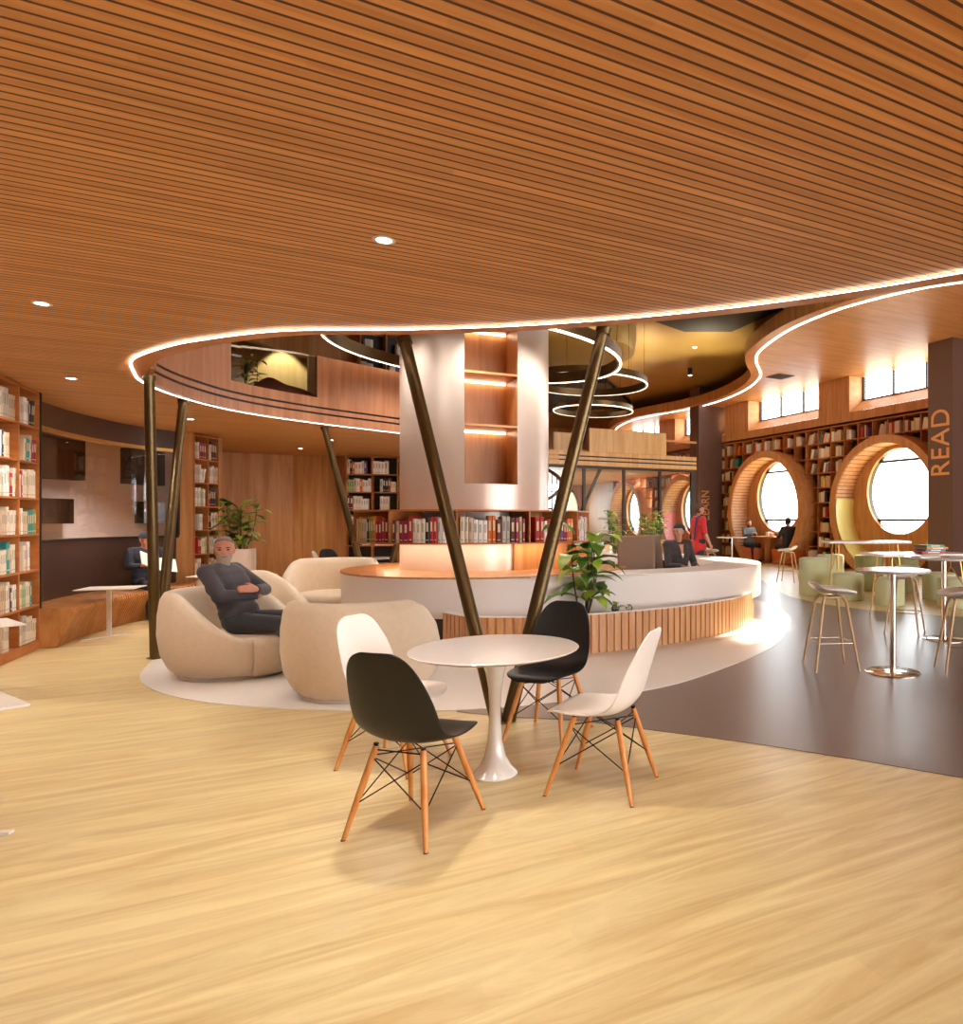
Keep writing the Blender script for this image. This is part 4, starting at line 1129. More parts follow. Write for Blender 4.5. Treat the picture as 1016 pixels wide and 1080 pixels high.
def bookcase(name_label, P0, rd, ind, ncol, cw, nrow, rh, z0, depth, short, group, fill_cols=None, fill_rows=None, wr=(.034, .058), H=HC):
    a = math.atan2(rd.y, rd.x)
    t = thing('bookcase', name_label, 'bookcase', (P0.x, P0.y, 0), a)
    sg = 1 if rd.x*ind.y - rd.y*ind.x > 0 else -1     # inward = +y or -y locally
    def part(nm, x0, x1, y0, y1, z0_, z1_, m):
        bm = bmesh.new(); box(bm, ((x0 + x1)/2, sg*(y0 + y1)/2, (z0_ + z1_)/2), (x1 - x0, y1 - y0, z1_ - z0_)); bo(nm, bm, M[m], t)
    W = ncol*cw
    part('back_panel', 0, W, depth - .015, depth, z0, z0 + nrow*rh, 'case_back')
    part('plinth', 0, W, .0, depth, .004, z0 - .012, 'shelf')
    for r in range(nrow + 1): part('shelf_board', .0, W, 0, depth - .016, z0 + r*rh - .011, z0 + r*rh + .011, 'shelf')
    for r in range(ncol + 1):
        part('side_panel' if r in (0, ncol) else 'upright', r*cw - .011, r*cw + .011, .002, depth - .016, z0 + .001, z0 + nrow*rh, 'shelf')
    for c in (fill_cols if fill_cols is not None else range(ncol)):
        for r in (fill_rows if fill_rows is not None else range(nrow)):
            row = ORD[nrow - 1 - r] + ' row' if r < nrow - 1 else 'top row'
            col = ('left column', 'right column')[c] if ncol == 2 else (ORD[c] + ' column')
            o = Vector((P0.x + rd.x*(c*cw + .011), P0.y + rd.y*(c*cw + .011), z0 + r*rh + .011))
            fill_cell(o, rd, ind, cw - .022, rh - .022, depth, '%s, %s of %s' % (row, col, short), group, wr)
    return t
rd = Vector((-.434, .901)); ind = Vector((-.901, -.434))
Pl = Vector((-7.225, 8.12)) - rd*2*.59
lbc = bookcase('tall bookcase cut off by the left edge of the picture', Pl, rd, ind, 2, .59, 7, .407, .1, .32, 'the left-edge bookcase', 'books in the bookcase at the left edge', wr=(.04, .064))
bm = bmesh.new(); box(bm, (0, 0, HC/2), (.03, .34, HC - .01)); o = bo('end_panel', bm, M['black'], lbc); o.matrix_local = Matrix.Translation((2*.59 + .028, .16, 0)); o['label'] = 'black end panel'
bookcase('narrow two-column bookcase left of the tall potted plant', Vector((-7.9, 11.82)), Vector((-.014, 1)).normalized(), Vector((-1, -.014)).normalized(), 2, .37, 7, .405, .1, .28, 'the narrow bookcase', 'books in the narrow bookcase', fill_rows=range(1, 7), wr=(.034, .05))
rd3 = Vector((.976, .22)).normalized(); in3 = Vector((-rd3.y, rd3.x))
bookcase('wide bookcase on the back wall, left of the drum', Vector((-7.15, 15.78)), rd3, in3, 3, .55, 7, .405, .1, .28, 'the back-wall bookcase', 'books in the back-wall bookcase', fill_rows=range(2, 7), wr=(.045, .07))
# books on the ring shelf
a = aV + math.radians(-80); i = 0; seg_i = 0; cnt = 0
segn = ['left end', 'left', 'middle', 'right', 'right end', 'far right']
divr = [x - aV for x in divs]
run = pick(); left = 2; hh = .3; ww = .055
while a < aV + math.radians(92):
    rel = math.degrees(a - aV)
    if left <= 0: run = random.choice((0, 1, 1, 2, 4, 4, 5, 6, 9, 10, 11, 12, 14, 3)); left = random.choice((1, 1, 1, 2)); hh = random.uniform(.27, .34); ww = random.uniform(.038, .07)
    left -= 1
    da = (ww + .003)/(RO - .05)
    hit = False
    for d in (-84, -40, -8, 24, 56, 84):
        if rel - 1 < d < rel + math.degrees(da) + 1: a = aV + math.radians(d + 1.0); hit = True
    if hit: seg_i += 1; cnt = 0; a += .001; left = 0; a += random.choice((0, 0, .04)); continue
    am = a + da/2; er = Vector((math.cos(am), math.sin(am))); et = Vector((-er.y, er.x))
    p = Vector(DC) + er*(RO - .03) - et*ww/2
    if not (seg_i == 0 and rel < -76):
        add_book(run, Vector((p.x, p.y, zb + .021)), et, -er, ww, hh, .2, 0, '%s book, %s in the %s section of the ring bookshelf' % (PAL[run][0], ORD[cnt] if cnt < 12 else 'rightmost' , segn[min(seg_i, 5)]), 'books on the ring shelf'); cnt += 1
    a += da
# uncounted mass of books on the long right wall and upstairs
V = []; Fc = []; mi = []
def mass(P, rdx, indx, wc, hc, dc, wr):
    x = random.choice((.01, .01, .08, .2)); xe = wc*random.choice((.96, .8, .6, .9)); k = pick(); left = 2; h = hc*.7; w_ = .05; lean = 0
    if random.random() < .25: lean = random.uniform(.12, .35)
    if random.random() < .04: return
    while x < xe - .06:
        if left <= 0: k = pick(); left = random.choice((1, 2, 3)); h = hc*random.uniform(.58, .82); w_ = random.uniform(*wr)
        left -= 1; b = len(V); d = dc*.7; sh = lean*h if x + w_ + lean*h < wc else 0
        for dz, s_ in ((.002, 0), (h, sh)):
            for dx, dy in ((0, .02), (w_, .02), (w_, d), (0, d)):
                V.append((P.x + rdx.x*(x + dx + s_) + indx.x*dy, P.y + rdx.y*(x + dx + s_) + indx.y*dy, P.z + dz))
        for f in ((0, 1, 5, 4), (1, 2, 6, 5), (2, 3, 7, 6), (3, 0, 4, 7), (4, 5, 6, 7)): Fc.append(tuple(b + q for q in f)); mi.append(k)
        x += w_ + .003
e2 = Vector((-SI, CO)); e1 = Vector((CO, SI))
for c in range(ncol):
    for r in range(9):
        s0, z0_ = S0 + c*CW, Z0 + r*RH; bad = False
        for sc, R_, zc in ((RC[0], 2.12, 1.83), (RC[1], 2.12, 1.83), (RC[2], 1.82, 1.6), (RC[3], 1.82, 1.6)):
            nx_ = min(max(sc, s0), s0 + CW); nz_ = min(max(zc, z0_), z0_ + RH)
            if math.hypot(nx_ - sc, nz_ - zc) < R_: bad = True
        if bad or s0 + CW > S1 + .01: continue
        q = L(D, s0 + CW - .014, z0_ + .014); mass(q, -e2, e1, CW - .03, RH - .03, .3, (.035, .06))
# upstairs shelves
ub = thing('bookcase', 'upstairs bookcase on the wall above the left balustrade', 'bookcase', (-5.95, 13.62, HC + .38), math.atan2(1.7, 2.28))
for r in range(5):
    bm = bmesh.new(); box(bm, (1.2, -.13, .02 + .44*r), (2.4, .26, .025)); bo('shelf_board', bm, M['shelf'], ub)
for c in range(6):
    bm = bmesh.new(); box(bm, (.48*c, -.13, .9), (.022, .26, 1.76)); bo('upright', bm, M['shelf'], ub)
bm = bmesh.new(); box(bm, (1.2, -.012, .9), (2.4, .014, 1.78)); bo('back_panel', bm, M['case_back'], ub)
ru = Vector((2.28, 1.7)).normalized(); iu_ = Vector((-ru.y, ru.x))
for c in range(5):
    for r in (2, 3):
        q = Vector((-5.95, 13.62)) + ru*(.48*c + .011) - iu_*.25
        mass(Vector((q.x, q.y, HC + .38 + .033 + .44*r)), ru, iu_, .45, .4, .24, (.035, .06))
al = thing('bookcase', 'dark upstairs bookcase at the left of the lit alcove', 'bookcase', (-8.35, 12.1, HC + .38), math.atan2(1, .15))
bm = bmesh.new(); box(bm, (.4, .02, .9), (.9, .03, 1.8)); bo('back_panel', bm, M['case_back'], al)
for r in range(5):
    bm = bmesh.new(); box(bm, (.4, -.12, .02 + .44*r), (.9, .24, .022)); bo('shelf_board', bm, M['case_back'], al)
ra = Vector((.15, 1)).normalized(); ia = Vector((-ra.y, ra.x))
for c in range(2):
    for r in range(4):
        q = Vector((-8.35, 12.1)) + ra*(.43*c) - ia*.23; mass(Vector((q.x, q.y, HC + .38 + .034 + .44*r)), ra, ia, .42, .4, .24, (.035, .06))
o = mo('books', V, Fc, [BOOKM[k][1].materials[0] for k in range(len(PAL))], None, midx=mi)
tag(o, 'hundreds of mixed books packed in the long right wall bookcase and upstairs shelves', 'books', kind='stuff')

# ================================================================ PLANTS
def leaf(bm, base, d, length, width, droop, mi=0, ruffle=0):
    d = Vector(d).normalized(); side = d.cross(Vector((0, 0, 1)))
    if side.length < .1: side = Vector((1, 0, 0))
    side.normalize(); n = 7; p = Vector(base); rows = []; dirv = d.copy()
    for i in range(n + 1):
        t = i/n; w_ = width*(math.sin(PI*min(1, t*.93 + .06))**.75)*(1 - .15*t)
        if ruffle: w_ *= 1 + ruffle*(1 if i % 2 else -1)
        up = side.cross(dirv).normalized()
        rows.append([bm.verts.new(p - side*w_ + up*w_*.28), bm.verts.new(p), bm.verts.new(p + side*w_ + up*w_*.28)])
        p = p + dirv*(length/n); dirv = (dirv + Vector((0, 0, -droop/n*1.6))).normalized()
    for a, b in zip(rows, rows[1:]):
        for k in range(2):
            f = bm.faces.new((a[k], a[k + 1], b[k + 1], b[k])); f.material_index = mi; f.smooth = True
def plant(name, label, loc, h, nst, per, ll, lw, pot=None, spread=.25, droop=.9, seed=1, m0='leaf', m1='leaf2', z0=0, ruffle=.12, lo=.25):
    rnd = random.Random(seed); t = thing(name, label, 'plant', loc)
    if pot:
        r, ph, shape = pot; bm = bmesh.new()
        if shape == 'egg': lathe(bm, [(0, .004), (r*.62, .004), (r*.72, .03), (r*.97, ph*.5), (r, ph*.75), (r*.97, ph), (r*.9, ph), (r*.88, ph*.88), (0, ph*.88)], 40)
        else: lathe(bm, [(0, .004), (r*.8, .004), (r, ph), (r*.92, ph), (r*.9, ph*.9), (0, ph*.9)], 40)
        bo('pot', bm, M['pot'], t, True, 50)
        bm = bmesh.new(); lathe(bm, [(0, ph*.885), (r*.88, ph*.885), (r*.88, ph*.9), (0, ph*.91)], 24); bo('soil', bm, M['soil'], t)
        z0 = ph*.89
    bs_, bl = bmesh.new(), bmesh.new()
    for s in range(nst):
        a = rnd.uniform(0, 2*PI) + s*2.4; lean = spread*rnd.uniform(.3, 1); hs = (h - z0)*rnd.uniform(.7, .98)
        b0 = Vector((.05*math.cos(a), .05*math.sin(a), z0)); tp = b0 + Vector((math.cos(a)*lean, math.sin(a)*lean, hs))
        pts = [b0.lerp(tp, k/6) + Vector((math.cos(a), math.sin(a), 0))*.05*math.sin(k/6*PI) for k in range(7)]
        path(bs_, pts, [.011*(1 - .09*k) for k in range(7)], 6)
        for k in range(per):
            f = lo + (1 - lo)*(k + .5)/per; q = pts[0].lerp(pts[-1], f); aa = a + k*2.4 + rnd.uniform(-.4, .4)
            el = rnd.uniform(.35, .95) + (.3 if k == per - 1 else 0); sz = rnd.uniform(.75, 1.1)
            leaf(bl, q, (math.cos(aa), math.sin(aa), el), ll*sz, lw*sz, droop*rnd.uniform(.6, 1.3), 0 if rnd.random() < .6 else 1, ruffle)
    bo('stem', bs_, M['stem'], t, True)
    bo('foliage', bl, [M[m0], M[m1]], t)
    return t
plant('potted_plant', 'bushy green plant in a tall white pot beside the narrow bookcase', (-7.3, 12.1, 0), 1.82, 9, 7, .36, .07, (.24, 1.0, 'egg'), .28, 1.0, 3, m0='leaf', m1='leaf2', lo=.15)
plant('desk_plant', 'large-leaved plant growing from the slatted planter before the white counter', (-.95, 8.38, .36), 1.12, 7, 6, .46, .105, None, .16, 1.1, 8, z0=0, ruffle=.16, lo=.12)
plant('small_plant', 'low green sprig in the planter, right of the large-leaved plant', (-.5, 8.4, .36), .14, 5, 3, .11, .028, None, .05, 1.0, 5, z0=0)
plant('potted_plant', 'feathery green plant behind the reception chairs, left of the pair', (-1.05, 15.9, 0), 1.72, 8, 12, .26, .045, (.28, .75, 'round'), .42, .8, 13, m0='leaf', m1='leaf2')
plant('potted_plant', 'feathery green plant behind the reception chairs, right of the pair', (-.25, 16.1, 0), 1.75, 8, 12, .26, .045, (.28, .75, 'round'), .35, .8, 21, m0='leaf', m1='leaf2')
plant('potted_plant', 'green plant behind the upstairs glass before the lit alcove', (-7.35, 12.55, HC + .37), 1.1, 4, 7, .28, .045, (.18, .3, 'round'), .12, 1.0, 30)
# slatted planters behind
for (x, y, w_, h, lb) in ((-2.0, 16.9, 1.5, .95, 'pale slatted wood box left of the feathery plants'), (.3, 17.0, 1.25, 1.02, 'pale slatted wood box right of the feathery plants, behind the receptionist')):
    t = thing('planter_box', lb, 'planter', (x, y, 0), math.radians(29.9*0))
    bm = bmesh.new(); box(bm, (0, 0, h/2), (w_ - .03, .5, h - .02)); bo('body', bm, M['panel_light'], t)
    bm = bmesh.new(); k = 0
    n_ = int(w_/.07)
    for q in range(n_): box(bm, (-w_/2 + .035 + q*w_/n_, -.262, h/2), (.042, .022, h - .02))
    bo('slatted_front', bm, M['panel_light'], t)
t = thing('counter', 'white low counter behind the reception desk', 'counter', (-1.9, 15.9, 0))
bm = bmesh.new(); box(bm, (0, 0, .41), (1.4, .55, .8), bev=.02); bo('body', bm, M['desk'], t)
bm = bmesh.new(); box(bm, (0, -.0, .83), (1.46, .6, .03), bev=.008); bo('top', bm, M['gloss_white'], t)
t = thing('desk', 'white desk behind the glass partition', 'desk', (-1.9, 20.5, 0))
bm = bmesh.new(); box(bm, (0, 0, .98), (1.3, .7, .05), bev=.008); bo('tabletop', bm, M['white'], t)
for sx in (-1, 1):
    bm = bmesh.new(); box(bm, (sx*.6, 0, .48), (.06, .66, .94)); bo('leg', bm, M['white'], t)
dup(cwhite, (-1.0, 20.6, 0), face(-1, .4), 'white shell chair behind the glass, nearest the white desk', sc=1.2)
dup(cwhite, (-1.25, 21.6, 0), face(-.4, -1), 'white shell chair at the far side of the desk behind the glass', sc=1.2)
# bean bag upstairs
t = thing('bean_bag', 'dark red bean bag behind the upstairs glass', 'bean bag', (-6.75, 12.35, HC + .37))
bm = bmesh.new(); ellip(bm, (0, 0, .26), (.62, .5, .26), None, 4)
for v in bm.verts: v.co.z = max(.003, v.co.z + .16*math.exp(-((v.co.x + .2)**2 + v.co.y**2)/.05)*(v.co.z > .3))
bo('body', bm, M['red_bag'], t, True)
# booth in the first portal
o1 = L(15.62, 19.6)
t = thing('booth_table', 'wood booth table between the two seated men', 'table', (o1.x, o1.y, 0), math.radians(29.9))
bm = bmesh.new(); box(bm, (-.05, 0, .905), (.62, 1.3, .045), bev=.01); bo('tabletop', bm, M['edge'], t)
bm = bmesh.new(); box(bm, (.05, 0, .445), (.4, .28, .86)); bo('pedestal', bm, M['panel'], t)
for sgn_, mk, lb in ((1, 'salmon', 'salmon upholstered bench under the left seated man in the booth'), (-1, 'orange', 'orange upholstered bench under the right seated man in the booth')):
    o1 = L(15.36, 19.65 + sgn_*1.05); t = thing('booth_bench', lb, 'bench', (o1.x, o1.y, 0), math.radians(29.9))
    bm = bmesh.new(); pr_ = [(-.52, .03), (.28, .03), (.62, .5), (-.62, .5)]
    vs = [bm.verts.new((x, y*sgn_, z)) for x in (-.02, .62) for y, z in pr_]
    for f in ((0, 1, 2, 3), (4, 5, 6, 7), (0, 1, 5, 4), (1, 2, 6, 5), (2, 3, 7, 6), (3, 0, 4, 7)): bm.faces.new([vs[q] for q in f])
    bmesh.ops.bevel(bm, geom=bm.edges[:], offset=.02, segments=2, affect='EDGES'); bo('seat', bm, M[mk], t)
o1 = L(15.5, 19.5)
for k, (dx, dy, s_) in enumerate(((.0, .1, .16), (.05, -.22, .13))):
    bm = bmesh.new(); box(bm, (0, 0, s_*.45), (s_, s_*1.3, s_*.9), bev=.01); box(bm, (0, 0, s_*.92), (s_*.9, s_*1.1, .01))
    o = bo('box', bm, M['paper']); o.location = (o1.x + dx, o1.y + dy, .93); o.rotation_euler = (0, 0, .3)
    tag(o, ('larger' if k == 0 else 'smaller') + ' white paper box on the booth table between the men', 'box')

# ---- spiral stair behind the drum
ss = thing('spiral_stair', 'spiral stair with a brown handrail climbing right behind the drum', 'staircase', (-3.42, 16.3, 0))
N_ = 18; R_ = 1.05
def sa(i): return math.radians(-150 + 22*i)
bm = bmesh.new(); tube(bm, (0, 0, .004), (0, 0, 4.3), .06, None, 16); bo('pole', bm, M['dark'], ss, True, 50)
for i in range(N_):
    a = sa(i); z = .18*(i + 1); bm = bmesh.new(); a2 = a + math.radians(24)
    lo_ = [(.06*math.cos(a), .06*math.sin(a)), (R_*math.cos(a), R_*math.sin(a)), (R_*math.cos(a2), R_*math.sin(a2)), (.06*math.cos(a2), .06*math.sin(a2))]
    vs = [bm.verts.new((x, y, zz)) for zz in (z - .05, z) for x, y in lo_]
    for f in ((0, 1, 2, 3), (4, 5, 6, 7), (0, 1, 5, 4), (1, 2, 6, 5), (2, 3, 7, 6), (3, 0, 4, 7)): bm.faces.new([vs[q] for q in f])
    bo('tread', bm, M['dark'], ss)
for i in range(N_*2):
    a = sa(i/2 + .5); z = .18*(i/2 + 1); bm = bmesh.new(); tube(bm, (R_*math.cos(a), R_*math.sin(a), z), (R_*math.cos(a), R_*math.sin(a), z + .92), .012, None, 6); bo('baluster', bm, M['wire'], ss)
def helix(z0, i0, i1, rr, n=70): return [((rr*math.cos(sa(i0 + (i1 - i0)*k/n))), rr*math.sin(sa(i0 + (i1 - i0)*k/n)), z0 + .18*(1 + i0 + (i1 - i0)*k/n - .5)) for k in range(n + 1)]
bm = bmesh.new(); path(bm, helix(.95, .5, N_, R_), .045, 8); bo('handrail', bm, M['dark'], ss, True)
bm = bmesh.new(); path(bm, helix(-.06, .5, N_, R_), .05, 8); bo('stringer', bm, M['dark'], ss, True)

# ---- reception office chairs
def office_chair(label, loc, rz, sc=1.1):
    t = thing('office_chair', label, 'chair', loc, rz, None, sc)
    bm = bmesh.new(); box(bm, (0, 0, .45), (.5, .48, .07), bev=.02); bo('seat', bm, M['grey_uph'], t)
    bm = bmesh.new(); vv = box(bm, (0, -.25, .82), (.50, .045, .66), bev=.02)
    for v in bm.verts: v.co.y -= (v.co.z - .5)*.12
    bo('backrest', bm, M['grey_uph'], t)
    for s_ in (-1, 1):
        bm = bmesh.new(); tube(bm, (s_*.29, -.02, .42), (s_*.29, -.02, .66), .014, None, 8); box(bm, (s_*.29, 0, .675), (.07, .26, .03), bev=.008); tube(bm, (s_*.29, -.02, .43), (s_*.2, -.02, .42), .014, None, 8); bo('armrest', bm, M['black'], t)
        bm = bmesh.new(); box(bm, (s_*.255, -.25, .62), (.02, .05, .3)); bo('side_rail', bm, M['black'], t)
    bm = bmesh.new(); tube(bm, (0, 0, .08), (0, 0, .42), .028, None, 12); bo('gas_lift', bm, M['chrome'], t)
    bm = bmesh.new()
    for k in range(5):
        a = 2*PI*k/5; tube(bm, (0, 0, .09), (.28*math.cos(a), .28*math.sin(a), .07), .022, .014, 8); ellip(bm, (.28*math.cos(a), .28*math.sin(a), .032), (.028, .028, .028), None, 2)
    bo('wheel_base', bm, M['black'], t)
    return t
oc = office_chair('empty taupe office chair seen from behind inside the reception desk', (-.38, 10.55, 0), face(.05, 1))
dup(oc, (.13, 10.92, 0), face(.9, -.45), 'taupe office chair under the receptionist')

# ================================================================ PEOPLE
SK = mat('skin', (206, 140, 112), .5); SK2 = mat('skin_brown', (176, 120, 92), .5); SK3 = mat('skin_ruddy', (190, 128, 104), .5)
EYEW = mat('eye_dark', (34, 24, 20), .2); LIP = mat('lips', (166, 78, 66), .5); BROW = mat('brow', (70, 52, 44), .8)
def person(label, loc, rz, J, cloth, skin, sc=1.0, vox=.014, head_dir=(0, 1, 0), hair=None, beard=None, cap=None, extra=None, head_tilt=0, female=False):
    """J: joints in local coordinates (+y is forward). cloth: label -> (child name, material)"""
    prim = []
    bm = bmesh.new(); V3 = Vector
    def cap_(a, b, ra, rb, lab):
        a, b = V3(a), V3(b); ellip(bm, a, (ra,)*3, None, 2); ellip(bm, b, (rb,)*3, None, 2)
        if (b - a).length > 1e-4: tube(bm, a, b, ra, rb, 14)
        prim.append((a, b, ra, rb, lab))
    P = V3(J['pelvis']); N = V3(J['neck']); up = (N - P).normalized(); shl, shr = V3(J['shL']), V3(J['shR'])
    sd = (shr - shl).normalized(); fw = up.cross(sd)*-1
    if fw.dot(V3((0, 1, 0))) < 0: fw = -fw
    wd = .9 if female else 1
    # torso: stacked rounded sections
    Ht = (N - P).length
    for f, hw, dp in ((.0, .13, .105), (.15, .125, .105), (.32, .115, .098), (.5, .125, .105), (.66, .14, .112), (.8, .14, .10), (.9, .11, .08)):
        c = P + up*Ht*f; hw *= wd
        cap_(c - sd*(hw - .04) + fw*.0, c + sd*(hw - .04), dp*.95, dp*.95, 'top' if f > .06 else 'bottom')
    cap_(shl, shr, .062, .062, 'top')
    if J.get('hem'): cap_(P - sd*.05, P - sd*.05 - V3((0, 0, J['hem'])), .125, .13, 'top'); cap_(P + sd*.05, P + sd*.05 - V3((0, 0, J['hem'])), .125, .13, 'top')
    hips = (V3(J['hipL']), V3(J['hipR']))
    cap_(N - up*.03, V3(J['head']) - V3((0, 0, .04)), .054, .052, 'skin')
    for s_ in 'LR':
        a, b, c = V3(J['sh' + s_]), V3(J['el' + s_]), V3(J['wr' + s_]); k = .88 if female else 1
        cap_(a, b, .060*k, .047*k, 'top'); el_lab = 'top' if J.get('sleeve', 'long') == 'long' else 'skin'
        if el_lab == 'skin': cap_(a.lerp(b, .75), b, .046, .043, 'skin')
        cap_(b, b.lerp(c, .35), .045*k, .043*k, el_lab); cap_(b.lerp(c, .35), c.lerp(b, .06), .043*k, .029*k, el_lab)
        # hand
        hd = (V3(J['hd' + s_])).normalized(); pn = V3(J.get('pn' + s_, (0, 0, -1))); pn = (pn - hd*pn.dot(hd)).normalized(); sx = hd.cross(pn)
        hb = c + hd*.02; cap_(c, c + hd*.02, .024, .026, 'skin')
        for q in (-1.5, -.5, .5, 1.5):
            cap_(hb + sx*q*.012, hb + hd*.062 + sx*q*.017, .016, .0125, 'skin')
            ln = (.058, .068, .062, .048)[int(q + 1.5)]
            k1 = hb + hd*.07 + sx*q*.018; k2 = k1 + (hd*.85 + pn*.5).normalized()*ln*.55; k3 = k2 + (hd*.45 + pn*.9).normalized()*ln*.5
            cap_(k1, k2, .0105, .0095, 'skin'); cap_(k2, k3, .0095, .008, 'skin')
        sgn_ = J.get('th' + s_, 1); t0 = hb + sx*sgn_*.026; t1 = t0 + (hd*.6 + sx*sgn_*.7 + pn*.35).normalized()*.042
        cap_(t0, t1, .014, .0115, 'skin'); cap_(t1, t1 + (hd*.9 + pn*.4).normalized()*.032, .0115, .009, 'skin')
        h_, kn, an = V3(J['hip' + s_]), V3(J['kn' + s_]), V3(J['an' + s_])
        cap_(h_, kn, .088*k, .06*k, 'bottom'); cap_(kn, kn.lerp(an, .35), .058*k, .057*k, 'bottom'); cap_(kn.lerp(an, .35), an, .056*k, .04*k, 'bottom')
        ft = V3(J['ft' + s_]) - an; ft.z = 0; ft.normalize(); sole = an.z - .075
        cap_((an.x, an.y, sole + .04), (an.x + ft.x*.16, an.y + ft.y*.16, sole + .032), .038, .034, 'shoe')
        cap_((an.x - ft.x*.04, an.y - ft.y*.04, sole + .036), an, .036, .036, 'shoe')
    # head
    Hc = V3(J['head']); hdv = V3(head_dir).normalized(); zz = V3((0, 0, 1)); rgt = hdv.cross(zz).normalized(); upv = rgt.cross(hdv).normalized()
    RM = Matrix((rgt, hdv, upv)).transposed().to_4x4()
    def hp(x, y, z): return Hc + rgt*x + hdv*y + upv*z
    def hell(c, r): ellip(bm, hp(*c), r, RM, 3)
    hell((0, -.018, .035), (.076, .096, .088)); hell((0, .018, -.02), (.064, .072, .088)); hell((0, .045, -.075), (.036, .034, .03))
    hell((0, .088, -.005), (.0115, .018, .024)); hell((0, .098, -.018), (.014, .012, .009)); hell((0, .082, .028), (.05, .014, .011))
    hell((0, .078, -.047), (.024, .012, .012)); hell((-.042, .058, -.01), (.024, .022, .022)); hell((.042, .058, -.01), (.024, .022, .022))
    for s_ in (-1, 1): hell((s_*.076, -.008, -.002), (.01, .018, .03))
    prim.append((hp(0, -.01, .03), hp(0, .02, -.05), .085, .07, 'head'))
    me = bpy.data.meshes.new('t'); bm.to_mesh(me); bm.free(); ob = bpy.data.objects.new('t', me); C.objects.link(ob)
    r = ob.modifiers.new('r', 'REMESH'); r.mode = 'VOXEL'; r.voxel_size = vox; s = ob.modifiers.new('s', 'SMOOTH'); s.iterations = 3; s.factor = .5
    bpy.context.view_layer.update()
    body = bpy.data.meshes.new_from_object(ob.evaluated_get(bpy.context.evaluated_depsgraph_get())); bpy.data.objects.remove(ob)
    o = link_mesh('person', body, skin, None, True); o.location = loc; o.rotation_euler = (0, 0, rz); o.scale = (sc, sc, sc); tag(o, label, 'person')
    co = [v.co.copy() for v in body.vertices]; lab = []
    for p in body.polygons:
        c = p.center; best = 9; bl = 'skin'
        for a, b, ra, rb, l_ in prim:
            ab = b - a; q = ab.dot(ab); t_ = 0 if q < 1e-9 else max(0, min(1, (c - a).dot(ab)/q))
            d = (c - a - ab*t_).length - (ra + (rb - ra)*t_)
            if d < best: best = d; bl = l_
        lab.append(bl)
    RI3 = RM.to_3x3().transposed()
    loc_ = [RI3 @ (p.center - Hc) for p in body.polygons]
    def shell(nm, test, off, m):
        sel = [i for i in range(len(lab)) if test(i)]
        if not sel: return
        vs = sorted(set(v for i in sel for v in body.polygons[i].vertices)); mp = {v: k for k, v in enumerate(vs)}
        Vv = [co[v] + body.vertices[v].normal*(off(co[v]) if callable(off) else off) for v in vs]
        inn = [co[v] - body.vertices[v].normal*.004 for v in vs]
        k = len(vs); F_ = [tuple(mp[v] for v in body.polygons[i].vertices) for i in sel]
        ed = {}
        for f in F_:
            for a, b in zip(f, f[1:] + f[:1]): ed[(a, b)] = 1
        F2 = [(b, a, a + k, b + k) for (a, b) in ed if (b, a) not in ed]
        return mo(nm, Vv + inn, F_ + F2, m, o, True)
    for key, (nm, m) in cloth.items():
        shell(nm, (lambda i, key=key: lab[i] == key), .009 if key != 'shoe' else .005, m)
    if hair:
        m, kind, th_ = hair
        def ht(i):
            if lab[i] not in ('head', 'skin'): return False
            x, y, z = loc_[i]
            if z > .2 or z < -.12 or abs(x) > .12 or abs(y) > .15: return False
            if abs(x) > .068 and -.03 < y < .016 and -.04 < z < .035: return False
            if kind == 'short': return z > .062 + .05*max(0, y)/.09 - .0 and True or (y < -.02 and z > -.045)
            return z > .058 or (y < .0 and z > -.06)
        shell('hair', ht, th_, m)
    if beard:
        def bt(i):
            x, y, z = loc_[i]
            return lab[i] in ('head', 'skin') and y > -.005 and -.125 < z < -.036 and abs(x) < .085 and not (-.058 < z < -.044 and abs(x) < .022) and not (z > -.038 and abs(x) > .03 and y > .05)
        shell('beard', bt, .003, beard)
    if cap:
        shell('cap', lambda i: lab[i] in ('head', 'skin') and loc_[i].z > .045 and abs(loc_[i].x) < .12 and loc_[i].z < .2, .016, cap)
    for s_ in (-1, 1):
        b2 = bmesh.new(); ellip(b2, hp(s_*.031, .0815, .012), (.0125, .008, .0065), RM, 2); bo('eye', b2, EYEW, o, True)
        b2 = bmesh.new(); ellip(b2, hp(s_*.032, .088, .032), (.019, .007, .004), RM, 2); bo('eyebrow', b2, BROW, o, True)
    b2 = bmesh.new(); ellip(b2, hp(0, .0865, -.051), (.021, .008, .006), RM, 2); bo('mouth', b2, LIP, o, True)
    return o
def seated(lean=.1, seat=.45, knee=.44, sp=.10):
    J = dict(pelvis=(0, 0, seat + .09), neck=(0, -.5*math.sin(lean), seat + .09 + .5*math.cos(lean)))
    n = Vector(J['neck']); s = n + Vector((0, 0, -.035))
    J['shL'] = tuple(s + Vector((-.175, 0, 0))); J['shR'] = tuple(s + Vector((.175, 0, 0)))
    J['hipL'] = (-.085, .01, seat + .07); J['hipR'] = (.085, .01, seat + .07)
    for k, sg in (('L', -1), ('R', 1)):
        J['kn' + k] = (sg*sp, .43, seat + .06); J['an' + k] = (sg*sp, .46, .08); J['ft' + k] = (sg*sp, .7, 0)
    J['head'] = tuple(n + Vector((0, .03, .145))); return J
def m_(n, c, r=.8): return mat(n, c, r, sheen=.15)
